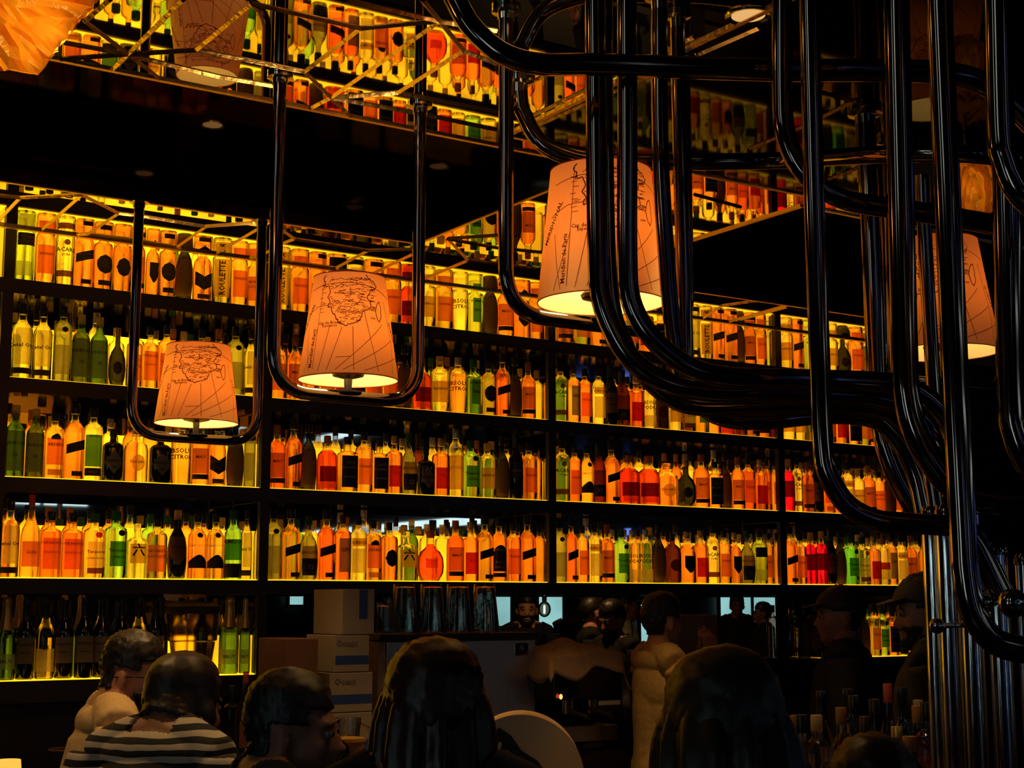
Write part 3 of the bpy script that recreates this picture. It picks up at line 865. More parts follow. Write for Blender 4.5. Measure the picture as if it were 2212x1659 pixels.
# outline of the printed map in shade coordinates: u -1..1 across the visible front, v 0 bottom .. 1 top
COAST0 = [(-.62, .98), (-.70, .93), (-.60, .88), (-.66, .83), (-.50, .80), (-.46, .72), (-.50, .64), (-.44, .58), (-.48, .50), (-.40, .47), (-.38, .41), (-.30, .35), (-.24, .28), (-.18, .22), (-.06, .20), (.06, .22), (.18, .26), (.26, .33), (.28, .41), (.40, .45), (.50, .50), (.48, .57), (.40, .63), (.46, .70), (.50, .76), (.62, .79), (.70, .85), (.60, .90), (.48, .95), (.40, .99)]
UPP = lambda pl: [(u * 1.05, .46 + (v - .20) * .68) for u, v in pl]
COAST = UPP(COAST0)
ISLE = [(.72, .52), (.65, .57), (.64, .64), (.70, .71), (.78, .74), (.81, .68), (.79, .58), (.72, .52)]
RIVERS = [UPP(q) for q in ([(-.4, .78), (-.2, .84), (0, .80), (.2, .83), (.42, .80)], [(-.42, .60), (-.2, .55), (0, .60), (.1, .54), (.3, .60)], [(-.3, .42), (-.1, .46), (.05, .42), (.2, .46)], [(-.35, .70), (-.1, .68), (.1, .72), (.35, .70)], [(.0, .80), (.05, .70), (-.03, .62)], [(-.52, .9), (-.3, .93), (0, .9), (.3, .94)])]
LINES = [[(-.74, .02), (-.70, .99)], [(-1.15, .86), (-.6, .90), (0, .91), (.6, .88), (1.2, .80)], [(-1.2, .60), (-.8, .67), (-.45, .68)], [(-.72, .45), (-.98, .0)], [(-.42, .46), (-.60, .0)], [(-.15, .44), (-.42, .0)], [(.08, .45), (.10, .0)], [(.34, .62), (.60, .0)], [(.80, .50), (-.25, .0)], [(1.1, .36), (.5, .18), (-.1, .0)], [(-1.05, .45), (-.95, .2), (-.85, .0)], [(1.2, .18), (.6, .06), (.3, .0)], [(.95, .75), (1.08, .3), (1.0, 0)], [(-.25, .13), (.05, .14)]]


def lamp(idx, D, cxp, ytop, ybot, wbot, wtop, frame_l, frame_r, ypipe, label, power, pw=.0185, top_z=ZC, rzm=0.0, flange=True):
    """frame_l/r: pixel columns of the hanger's legs near the shade"""
    bz = at_d(cxp, ybot, D); tz = at_d(cxp, ytop, D)
    rb = wbot * D / FPX / 2 / 1.0; rt = wtop * D / FPX / 2
    c = Vector((bz.x, bz.y, 0)); z0, z1 = bz.z, tz.z
    az = math.atan2(c.x, c.y)
    L = thing('pendant_lamp', label, 'lamp', (c.x, c.y, z0), 0)
    # hanger
    xl = at_y(frame_l, (ytop + ybot) / 2, c.y).x - c.x; xr = at_y(frame_r, (ytop + ybot) / 2, c.y).x - c.x
    zp = at_d(cxp, ypipe, D).z - z0
    th = top_z - z0
    path = rounded([(xl, 0, th), (xl, 0, zp), (xr, 0, zp), (xr, 0, th)], .115, 10)
    MB().tube(path, pw, 18, False).obj('hanger_pipe', M_pipe, L, smooth='all')
    if flange:
        for x in (xl, xr):
            MB().lathe([(.021, th - .03), (.022, th - .012), (.036, th - .010), (.036, th - .001), (.030, th)], 24, (x, 0, 0)).obj('ceiling_flange', M_chrome, L, smooth=True)
    # shade
    Hs = z1 - z0; n = 56; tk = .0022
    prof_o = [(rb, 0), (rt, Hs)]
    vs = []; fs = []
    rows = 10
    for side in (0, 1):
        for j in range(rows + 1):
            f = j / rows; r = rb + (rt - rb) * f - side * tk
            for k in range(n):
                a = 2 * PI * k / n
                vs.append((r * math.cos(a), r * math.sin(a), Hs * f))
    o1 = (rows + 1) * n
    for j in range(rows):
        for k in range(n):
            k2 = (k + 1) % n
            fs.append((j * n + k, j * n + k2, (j + 1) * n + k2, (j + 1) * n + k))
    sh = MB().add(vs[:o1], fs).obj('lamp_shade', M_shade, L, smooth='all')
    for f in (0, 1):
        r = rb if f == 0 else rt
        MB().tube([(r * math.cos(2 * PI * k / 48), r * math.sin(2 * PI * k / 48), Hs * f) for k in range(49)], .0016, 6, False).obj('rim', M_trimshade, sh)
    # printed map
    pm = MB()

    def onshade(u, v, off=.0012):
        r = rb + (rt - rb) * v + off
        a = -PI / 2 - az + rzm + u * 1.05
        return Vector((r * math.cos(a), r * math.sin(a), Hs * (.03 + .94 * v)))

    def ink(pl, w):
        pts = []
        for (u0, v0), (u1, v1) in zip(pl[:-1], pl[1:]):
            m = max(2, int(math.hypot(u1 - u0, v1 - v0) / .05))
            for i in range(m): pts.append((u0 + (u1 - u0) * i / m, v0 + (v1 - v0) * i / m))
        pts.append(pl[-1])
        for (u0, v0), (u1, v1) in zip(pts[:-1], pts[1:]):
            A = onshade(u0, v0); B = onshade(u1, v1)
            nrm = Vector((A.x, A.y, 0)).normalized(); d = (B - A)
            if d.length < 1e-6: continue
            s = d.normalized().cross(nrm) * w / 2
            pm.add([A - s, B - s, B + s, A + s], [(0, 1, 2, 3)])
    rg = random.Random(5)

    def wob(pl, am):
        out = []
        for (u0, v0), (u1, v1) in zip(pl[:-1], pl[1:]):
            for i in range(4):
                t_ = i / 4
                out.append((u0 + (u1 - u0) * t_ + rg.uniform(-am, am), v0 + (v1 - v0) * t_ + rg.uniform(-am, am)))
        out.append(pl[-1]); return out
    k_ = rb / .14
    ink(wob(COAST, .012), .0026 * k_); ink(wob(ISLE, .008), .0024 * k_)
    for q in RIVERS: ink(wob(q, .018), .0015 * k_)
    for q in LINES: ink(q, .0015 * k_)
    for rep in range(150):   # engraved place names, as rows of tiny strokes
        u = rg.uniform(-.52, .55); v = rg.uniform(.50, .98)
        if v < .62 and abs(u + .02) > .22: continue
        ln = rg.uniform(.04, .14)
        seg = [(u + ln * i / 6, v + rg.uniform(-.006, .006)) for i in range(7)]
        ink(seg, .0015 * k_)
    for q in range(26):
        v = rg.uniform(.52, .92); s_ = rg.choice((-1, 1)); u = (-.60 if s_ < 0 else .52) + rg.uniform(-.06, .06)
        ink([(u, v), (u + s_ * .12, v + rg.uniform(-.004, .004))], .0013 * k_)
    for s, u, v, sz, turn in (('Meridien de Paris', -.81, .24, .0115, 90), ('Cap de Bonne', -.44, .49, .009, 0), ('Esperance', -.43, .46, .008, 0), ('MERIDIONAL', -1.12, .55, .0125, 62), ('Terre de Natal', .0, .60, .008, 0), ('OCEAN', 1.15, .45, .012, -70)):
        v2, f2 = text_mesh(s, sz * .84, turn)
        vv = []
        for x, z in v2:
            r = rb + (rt - rb) * v
            vv.append(onshade(u + x / r / 1.05 * k_, v + z * k_ / (Hs * .94), .0018))
        pm.add(vv, f2)
    pm.obj('map_print', M_print, sh)
    # light source: bulb, holder, dish
    MB().lathe([(.010, .02), (.012, Hs * .25), (.016, Hs * .30)], 16).obj('bulb_holder', M_matblack, L, smooth=True)
    MB().ell((0, 0, Hs * .46), (.024, .024, .034), 16, 10).obj('bulb', M_bulb, L, smooth='all')
    MB().lathe([(.010, .030), (rb * .30, .026), (rb * .33, .020), (rb * .31, .012), (.012, .004), (.010, zp + pw * .8)], 32).obj('dish', M_pol, L, smooth=True)
    MB().lathe([(rb * .28, zp + pw * .6), (rb * .28, zp + pw * .6 + .005), (.012, zp + pw * .6 + .008)], 32).obj('base_plate', M_pol, L, smooth=True)
    ld = bpy.data.lights.new('lamp_light', 'POINT'); ld.energy = power; ld.color = (1, .60, .24); ld.shadow_soft_size = .03
    lo = bpy.data.objects.new('lamp_light', ld); lo.location = (0, 0, Hs * .48); link(lo, L)
    return L


lamp(1, 5.35, 424, 748, 915, 180, 137, 286, 557, 948, 'map printed pendant lamp in a bent pipe hanger, smallest, nearest the shelves', 27)
lamp(2, 4.05, 752, 602, 822, 218, 157, 592, 903, 858, 'map printed pendant lamp in a bent pipe hanger, middle sized of the three', 24)
lamp(3, 3.62, 1300, 372, 655, 284, 224, 1093, 1482, 703, 'large map printed pendant lamp behind two black vertical pipes', 27, rzm=.22)
lamp(4, 4.9, 2035, 522, 762, 246, 170, 1905, 2160, 830, 'orange map printed pendant lamp glimpsed between pipes at right', 17, flange=False)


# ------------------------------------------------------------------ black chrome pipes
def pipe(pts, D, wpx, label, flange=None, k=8, mat=None):
    P3 = []
    for p in pts:
        d = p[2] if len(p) > 2 else D
        P3.append(at_d(p[0], p[1], d))
    # stop at the ceiling
    Q = catmull(P3, k)
    out = []
    for q in Q:
        if q.z > ZC - .002:
            if out and out[-1].z < ZC - .003:
                a = out[-1]; t_ = (ZC - .002 - a.z) / (q.z - a.z); out.append(a + (q - a) * t_)
            elif not out:
                pend = q; continue
            break
        if not out and 'pend' in dir():
            pass
        out.append(q)
    if Q[0].z > ZC:
        i = next(i for i, q in enumerate(Q) if q.z <= ZC - .002)
        a, b = Q[i - 1], Q[i]
        t_ = (ZC - .002 - a.z) / (b.z - a.z)
        out = [a + (b - a) * t_] + [q for q in Q[i:] if q.z <= ZC - .002]
    r = wpx * (D or 3) / FPX / 2
    c = out[0].copy()
    o = MB().tube([p - c for p in out], r, 22).obj('bent_pipe', mat or M_pipe, None, smooth=True)
    o.location = c
    tag(o, label, 'pipe')
    if flange or abs(out[0].z - ZC) < .01:
        fr = r * 1.75
        f = MB().lathe([(r * 1.02, -.045), (r * 1.06, -.02), (fr, -.016), (fr, -.001), (fr * .9, 0)], 28, (0, 0, ZC - c.z)).obj('ceiling_flange', M_chrome, o, smooth=True)
    return o


pipe([(955, -70), (985, 0), (1022, 62), (1085, 115), (1165, 138), (1300, 140), (1660, 151), (1900, 152), (2040, 158), (2120, 178), (2180, 220), (2260, 300)], 3.05, 52, 'long black pipe sweeping across the top from upper left to right')
pipe([(1118, -120), (1121, 0), (1122, 200), (1135, 255), (1170, 310), (1230, 340), (1300, 350), (1500, 350), (1700, 346), (1900, 334, 3.7), (2080, 332, 3.6), (2200, 345, 3.6)], 3.95, 38, 'thin black pipe bending from vertical into a level run above the large lamp')
pipe([(1285, -130), (1285, 0), (1288, 300), (1292, 550), (1299, 645), (1328, 722), (1366, 778), (1412, 813), (1480, 838), (1570, 848), (1750, 850), (1880, 858), (1965, 885), (2025, 955), (2060, 1070, 3.15)], 3.2, 47, 'black pipe crossing in front of the large lamp, left of two, curving right')
pipe([(1354, -130), (1354, 0), (1355, 300), (1355, 550), (1361, 640), (1386, 700), (1430, 752), (1482, 789), (1540, 810), (1620, 818), (1750, 820), (1900, 826), (1975, 842), (2045, 905), (2085, 1030)], 3.1, 46, 'black pipe crossing in front of the large lamp, right of two, curving right')
pipe([(1307, -80), (1308, 300), (1318, 620), (1350, 740), (1400, 822), (1460, 868), (1520, 882), (1600, 881), (1750, 876), (1890, 885), (1950, 915), (2005, 1000), (2028, 1120)], 3.29, 36, 'black pipe in the bundle, third from above in the curved run')
pipe([(1424, -110), (1426, 300), (1440, 560), (1455, 720), (1475, 810), (1520, 880), (1572, 906), (1650, 910), (1780, 898), (1880, 905), (1930, 940), (1975, 1020), (2000, 1130)], 3.37, 38, 'lowest black pipe of the curved bundle running right')
pipe([(1463, -100), (1466, 200), (1480, 700), (1482, 820), (1484, 850)], 3.48, 34, 'straight black pipe dropping beside the right edge of the large lamp')
pipe([(1688, -120), (1689, 0), (1690, 200), (1695, 280), (1718, 345), (1760, 395), (1815, 428), (1880, 443), (2000, 460), (2130, 482), (2240, 500)], 2.92, 46, 'black pipe bending right at mid height behind the tall pipes')
pipe([(1746, -120), (1748, 0), (1758, 400), (1770, 760), (1778, 960), (1792, 1030), (1830, 1090), (1890, 1122), (1960, 1130), (2060, 1136)], 2.82, 46, 'tall black pipe with violet sheen curving into the column near its foot')
pipe([(1866, -60), (1868, 240), (1880, 470), (1893, 780), (1903, 920), (1925, 1000), (1958, 1070), (1990, 1120)], 4.22, 44, 'distant bronze black pipe under a round ceiling flange')
pipe([(1913, 100), (1918, 240), (1925, 470), (1935, 780), (1943, 930), (1965, 1010), (1995, 1080), (2015, 1120)], 4.5, 30, 'slender black pipe beside the flanged one near the column')
pipe([(1934, -160), (1936, 0), (1944, 350), (1954, 760), (1960, 860), (1978, 930), (2012, 995), (2060, 1052), (2130, 1080), (2250, 1090)], 2.72, 58, 'thick black pipe curving right below the level bundle')
pipe([(1992, 380), (2000, 560), (2016, 820), (2022, 900)], 3.7, 32, 'slender straight black pipe between the thick pipes at right')
pipe([(2026, -170), (2029, 0), (2046, 400), (2063, 800), (2080, 1140), (2086, 1240), (2102, 1320), (2140, 1378), (2190, 1400), (2260, 1408)], 2.55, 58, 'foremost tall black pipe ending in a low bend to the right')
pipe([(2150, -180), (2155, 0), (2162, 280), (2172, 345), (2200, 410), (2260, 470)], 2.45, 62, 'thick black pipe at the right edge bending outward near the top')
pipe([(2172, 350), (2176, 500), (2184, 850), (2196, 940), (2230, 1010), (2290, 1060)], 2.6, 60, 'thick black pipe at the right edge bending outward at mid height')
pipe([(2075, 1130), (2110, 1180), (2150, 1260), (2165, 1290)], 2.75, 56, 'short black bend leaning into the column above a round finial')

# column of upright chrome pipes
CC = at_d(2200, 1400, 3.05)
ncol = 11
for k in range(ncol):
    a = -PI * .97 + k * (PI * 1.02) / (ncol - 1)
    a2 = a - YAW
    R_ = .17
    x = CC.x + R_ * math.cos(a2); y = CC.y + R_ * math.sin(a2)
    top = 1.78 if k < 3 else 1.70 - .02 * (k % 3)
    o = MB().tube([(0, 0, 0.0), (0, 0, top * .5), (0, 0, top)], .021, 20).obj('column_pipe', M_chromed, None, smooth=True)
    o.location = (x, y, 0)
    MB().lathe([(.0225, top - .01), (.0235, top), (.018, top + .012)], 18).obj('end_cap', M_pipe, o, smooth=True)
    tag(o, 'upright chrome pipe of the round column, %s around from the shelf side' % ORD[k], 'pipe', 'upright pipes of the column')
for (px, py, D, rr, lb) in ((2024, 1352, 2.86, .0150, 'small gold-lit ball finial on the left of the column'), (2124, 1303, 2.74, .019, 'chrome ball finial beside the low pipe bend'), (2188, 1303, 2.66, .026, 'large chrome ball finial at the right edge')):
    p = at_d(px, py, D)
    o = MB().ell((0, 0, 0), (rr, rr, rr), 28, 18).obj('ball_finial', M_chrome, None, smooth='all'); o.location = p
    q = at_d(2150, 1400, 3.05); d = Vector((q.x - p.x, q.y - p.y, 0))
    MB().tube([d * .1, d * .7], rr * .35, 12).obj('stem', M_chrome, o, smooth=True)
    tag(o, lb, 'finial')

# ------------------------------------------------------------------ crumpled amber lanterns
def crumple(name, corners, D, thick, label, power, seed, amp=.016):
    rg = random.Random(seed)
    c0 = at_d(sum(c[0] for c in corners) / len(corners), sum(c[1] for c in corners) / len(corners), D)
    bm = bmesh.new()
    vf = [bm.verts.new(at_d(x, y, D) - c0) for x, y in corners]
    vb = [bm.verts.new(at_d(x, y, D + thick) - c0) for x, y in corners]
    n = len(corners)
    bm.faces.new(vf); bm.faces.new(vb[::-1])
    for i in range(n): bm.faces.new((vf[i], vb[i], vb[(i + 1) % n], vf[(i + 1) % n]))
    bmesh.ops.triangulate(bm, faces=bm.faces[:])
    for _ in range(3): bmesh.ops.subdivide_edges(bm, edges=bm.edges[:], cuts=1, use_grid_fill=True)
    bmesh.ops.triangulate(bm, faces=bm.faces[:])
    corner = {tuple(round(q, 3) for q in v) for v in [at_d(x, y, D) - c0 for x, y in corners]}
    for v in bm.verts:
        if tuple(round(q, 3) for q in v.co) in corner: continue
        v.co += Fh * rg.uniform(-amp, amp) + Vector((rg.uniform(-1, 1), rg.uniform(-1, 1), rg.uniform(-1, 1))) * amp * .12
    me = bpy.data.meshes.new(name); bm.to_mesh(me); bm.free()
    m = MATS.get('crumpled_amber')
    if not m:
        m, nt, out = base('crumpled_amber')
        N = nt.nodes; L = nt.links
        t = N.new('ShaderNodeBsdfTranslucent'); g = N.new('ShaderNodeBsdfGlossy')
        tc = N.new('ShaderNodeTexCoord'); nz = N.new('ShaderNodeTexNoise'); nz.inputs['Scale'].default_value = 9; nz.inputs['Distortion'].default_value = 1.5
        mx = N.new('ShaderNodeMix'); mx.data_type = 'RGBA'; mx.inputs[6].default_value = (.78, .22, .012, 1); mx.inputs[7].default_value = (1, .62, .05, 1)
        L.new(tc.outputs['Object'], nz.inputs[0]); L.new(nz.outputs['Fac'], mx.inputs[0]); L.new(mx.outputs[2], t.inputs[0])
        g.inputs[0].default_value = (.8, .45, .10, 1); g.inputs['Roughness'].default_value = .12
        bp = N.new('ShaderNodeBump'); bp.inputs['Strength'].default_value = .7; bp.inputs['Distance'].default_value = .02
        L.new(nz.outputs['Fac'], bp.inputs['Height']); L.new(bp.outputs[0], g.inputs['Normal'])
        ms = N.new('ShaderNodeMixShader'); ms.inputs[0].default_value = .38
        L.new(t.outputs[0], ms.inputs[1]); L.new(g.outputs[0], ms.inputs[2]); L.new(ms.outputs[0], out.inputs[0])
        MATS['crumpled_amber'] = m
    me.materials.append(m)
    root = thing(name, label, 'lamp', c0)
    o = bpy.data.objects.new('paper_shade', me); link(o, root)
    MB().tube([Fh * thick * .5, Fh * thick * .5 + Vector((0, 0, max(.05, ZC - .003 - c0.z)))], .006, 8).obj('suspension_rod', M_pipe, root)
    ld = bpy.data.lights.new('lantern_light', 'POINT'); ld.energy = power; ld.color = (1, .55, .15); ld.shadow_soft_size = .05
    lo = bpy.data.objects.new('lantern_light', ld); lo.location = Fh * thick * .5; link(lo, root)


crumple('paper_lantern', [(250, -60), (205, 0), (134, 88), (78, 157), (-70, 138), (-70, -60)], 2.9, .22, 'large crumpled amber lantern hanging at the top left corner', 2.0, 3)
crumple('paper_lantern', [(2052, 350), (2090, 325), (2150, 345), (2165, 440), (2110, 478), (2055, 470)], 4.38, .12, 'dim crumpled amber lantern high at the right between two thick pipes', .22, 9)


# ------------------------------------------------------------------ people
def smoothstep(a, b, x):
    t_ = max(0, min(1, (x - a) / (b - a))); return t_ * t_ * (3 - 2 * t_)


M_skin = pbr('skin', (.30, .13, .075), .5, noise=.12, nscale=20)
M_skin2 = pbr('fair_skin', (.45, .20, .12), .5, noise=.1, nscale=20)
M_hair = pbr('dark_hair', (.012, .007, .005), .45, noise=.5, nscale=60, stretch=(1, 1, .1))
M_auburn = pbr('auburn_hair', (.035, .008, .004), .38, noise=.6, nscale=90, stretch=(1, 1, .06))
M_eye = pbr('eye_white', (.22, .18, .15), .3)
M_lens = glass('tinted_lens', (.25, .2, .2), .05)
M_gum = pbr('teeth', (.6, .55, .45), .3)


def cloth(name, col, noise=.25, ns=40):
    return pbr(name, col, .85, spec=.2, noise=noise, nscale=ns, bump=.3)


def stripes():
    if 'striped_jersey' in MATS: return MATS['striped_jersey']
    m, nt, out = base('striped_jersey')
    N = nt.nodes; L = nt.links
    b = N.new('ShaderNodeBsdfPrincipled'); b.inputs['Roughness'].default_value = .85
    tc = N.new('ShaderNodeTexCoord'); sp = N.new('ShaderNodeSeparateXYZ')
    nz = N.new('ShaderNodeTexNoise'); nz.inputs['Scale'].default_value = 6
    ad = N.new('ShaderNodeMath'); ad.operation = 'MULTIPLY_ADD'; ad.inputs[1].default_value = .03
    L.new(tc.outputs['Object'], sp.inputs[0]); L.new(tc.outputs['Object'], nz.inputs[0]); L.new(nz.outputs['Fac'], ad.inputs[0]); L.new(sp.outputs['Z'], ad.inputs[2])
    w = N.new('ShaderNodeMath'); w.operation = 'MULTIPLY'; w.inputs[1].default_value = 2 * PI / .030; L.new(ad.outputs[0], w.inputs[0])
    sn = N.new('ShaderNodeMath'); sn.operation = 'SINE'; L.new(w.outputs[0], sn.inputs[0])
    gt = N.new('ShaderNodeMath'); gt.operation = 'GREATER_THAN'; gt.inputs[1].default_value = .05; L.new(sn.outputs[0], gt.inputs[0])
    mx = N.new('ShaderNodeMix'); mx.data_type = 'RGBA'; mx.inputs[6].default_value = (.01, .01, .012, 1); mx.inputs[7].default_value = (.55, .48, .36, 1)
    L.new(gt.outputs[0], mx.inputs[0]); L.new(mx.outputs[2], b.inputs['Base Color']); L.new(b.outputs[0], out.inputs[0])
    MATS['striped_jersey'] = m
    return m


def head_geo(mb, c, yaw, pitch, s=1.0, roll=0.0):
    """skull, jaw, nose, brow, ears joined later into the body's one surface; faces -Y before turning"""
    R3 = Matrix.Rotation(yaw, 3, 'Z') @ Matrix.Rotation(pitch, 3, 'X') @ Matrix.Rotation(roll, 3, 'Y')

    def E(p, r, rot=None):
        q = R3 @ (Vector(p) * s)
        mb.ell(Vector(c) + q, [k * s for k in r], 22, 14, R3 @ rot if rot else R3)
    E((0, .012, .035), (.076, .096, .088))          # cranium
    E((0, -.030, -.010), (.062, .062, .090))        # face
    E((0, -.045, -.072), (.040, .040, .036))        # jaw and chin
    E((0, -.070, -.092), (.020, .020, .018))
    E((.036, -.058, -.022), (.024, .024, .026)); E((-.036, -.058, -.022), (.024, .024, .026))   # cheeks
    E((0, -.078, .030), (.050, .018, .012))         # brow
    E((0, -.096, -.010), (.010, .014, .026), Matrix.Rotation(-.35, 3, 'X'))   # nose bridge
    E((0, -.106, -.026), (.014, .014, .011)); E((.012, -.098, -.029), (.008, .009, .007)); E((-.012, -.098, -.029), (.008, .009, .007))
    E((0, -.090, -.054), (.022, .010, .006)); E((0, -.089, -.063), (.019, .010, .007))       # lips
    for sx in (-1, 1): E((sx * .078, .012, -.006), (.010, .020, .033), Matrix.Rotation(sx * .3, 3, 'Z'))
    return R3


def hand_geo(mb, w, d, side_v, curl=.6, s=1.0, spread=.0):
    """palm and five fingers; w wrist, d pointing direction, side_v toward the thumb"""
    d = Vector(d).normalized(); tv = Vector(side_v); tv = (tv - d * tv.dot(d)).normalized(); nrm = d.cross(tv)
    w = Vector(w)
    for k, off in enumerate((.030, .010, -.010, -.029)):
        base_ = w + d * .085 * s + tv * off * s
        mb.tube([w + d * .01 * s + tv * off * .6 * s, w + d * .05 * s + tv * off * .9 * s, base_], [.013 * s, .0145 * s, .0115 * s], 10)
        L3 = [(.040, .026, .021), (.045, .029, .023), (.041, .027, .022), (.033, .020, .019)][k]
        p = base_; dd = d.copy(); pts = [p]; ang = 0
        for j, l in enumerate(L3):
            ang += curl * (.55, 1.0, .75)[j]
            dd = (d * math.cos(ang) + nrm * math.sin(ang) + tv * spread * (1.5 - k) * .2).normalized()
            p = p + dd * l * s; pts.append(p)
        mb.tube(pts, [.0095 * s, .009 * s, .008 * s, .0065 * s], 10)
    b_ = w + d * .03 * s + tv * .028 * s
    t1 = b_ + (tv * .7 + d * .5 + nrm * .3).normalized() * .036 * s
    t2 = t1 + (tv * .25 + d * .8 + nrm * .5).normalized() * .030 * s
    t3 = t2 + (d * .9 + nrm * .6).normalized() * .024 * s
    mb.tube([w + d * .015 * s, b_, t1, t2, t3], [.014 * s, .013 * s, .0115 * s, .010 * s, .0075 * s], 10)


def remesh(mb, vox, smooth=3):
    me = mb.mesh('body', [])
    o = bpy.data.objects.new('tmp', me); COL.objects.link(o)
    r = o.modifiers.new('r', 'REMESH'); r.mode = 'VOXEL'; r.voxel_size = vox; r.use_smooth_shade = True
    sm = o.modifiers.new('s', 'SMOOTH'); sm.factor = .5; sm.iterations = smooth
    dg = bpy.context.evaluated_depsgraph_get()
    m2 = bpy.data.meshes.new_from_object(o.evaluated_get(dg))
    bpy.data.objects.remove(o)
    return m2


def shell(me, pred, off, name, mat, parent, jitter=0.0, seed=1):
    """a garment or hair shell lying over part of the body surface, closed at its edge"""
    rg = random.Random(seed)
    fs = [p for p in me.polygons if pred(p.center, p.normal)]
    if not fs: return None
    idx = {}; vs = []; nf = []
    for p in fs:
        f = []
        for i in p.vertices:
            if i not in idx:
                idx[i] = len(vs); v = me.vertices[i]
                o_ = off(v.co) if callable(off) else off
                vs.append(v.co + v.normal * (o_ + rg.uniform(-jitter, jitter)))
            f.append(idx[i])
        nf.append(tuple(f))
    m = bpy.data.meshes.new(name); m.from_pydata([tuple(v) for v in vs], [], nf); m.materials.append(mat)
    m.polygons.foreach_set('use_smooth', [True] * len(m.polygons))
    bm = bmesh.new(); bm.from_mesh(m)
    be = [e for e in bm.edges if e.is_boundary]
    r = bmesh.ops.extrude_edge_only(bm, edges=be)
    inv = {b: a for a, b in idx.items()}
    nv = [g for g in r['geom'] if isinstance(g, bmesh.types.BMVert)]
    for v in nv:
        # fold the edge back down to the surface
        v.co -= v.normal * 0
    for v in nv:
        src = min((e.other_vert(v) for e in v.link_edges if e.other_vert(v) not in nv), key=lambda q: (q.co - v.co).length, default=None)
        if src is not None: v.co = v.co - src.normal * ((off(v.co) if callable(off) else off) * 1.1)
    bm.to_mesh(m); bm.free()
    m.polygons.foreach_set('use_smooth', [True] * len(m.polygons))
    o = bpy.data.objects.new(name, m)
    return link(o, parent)


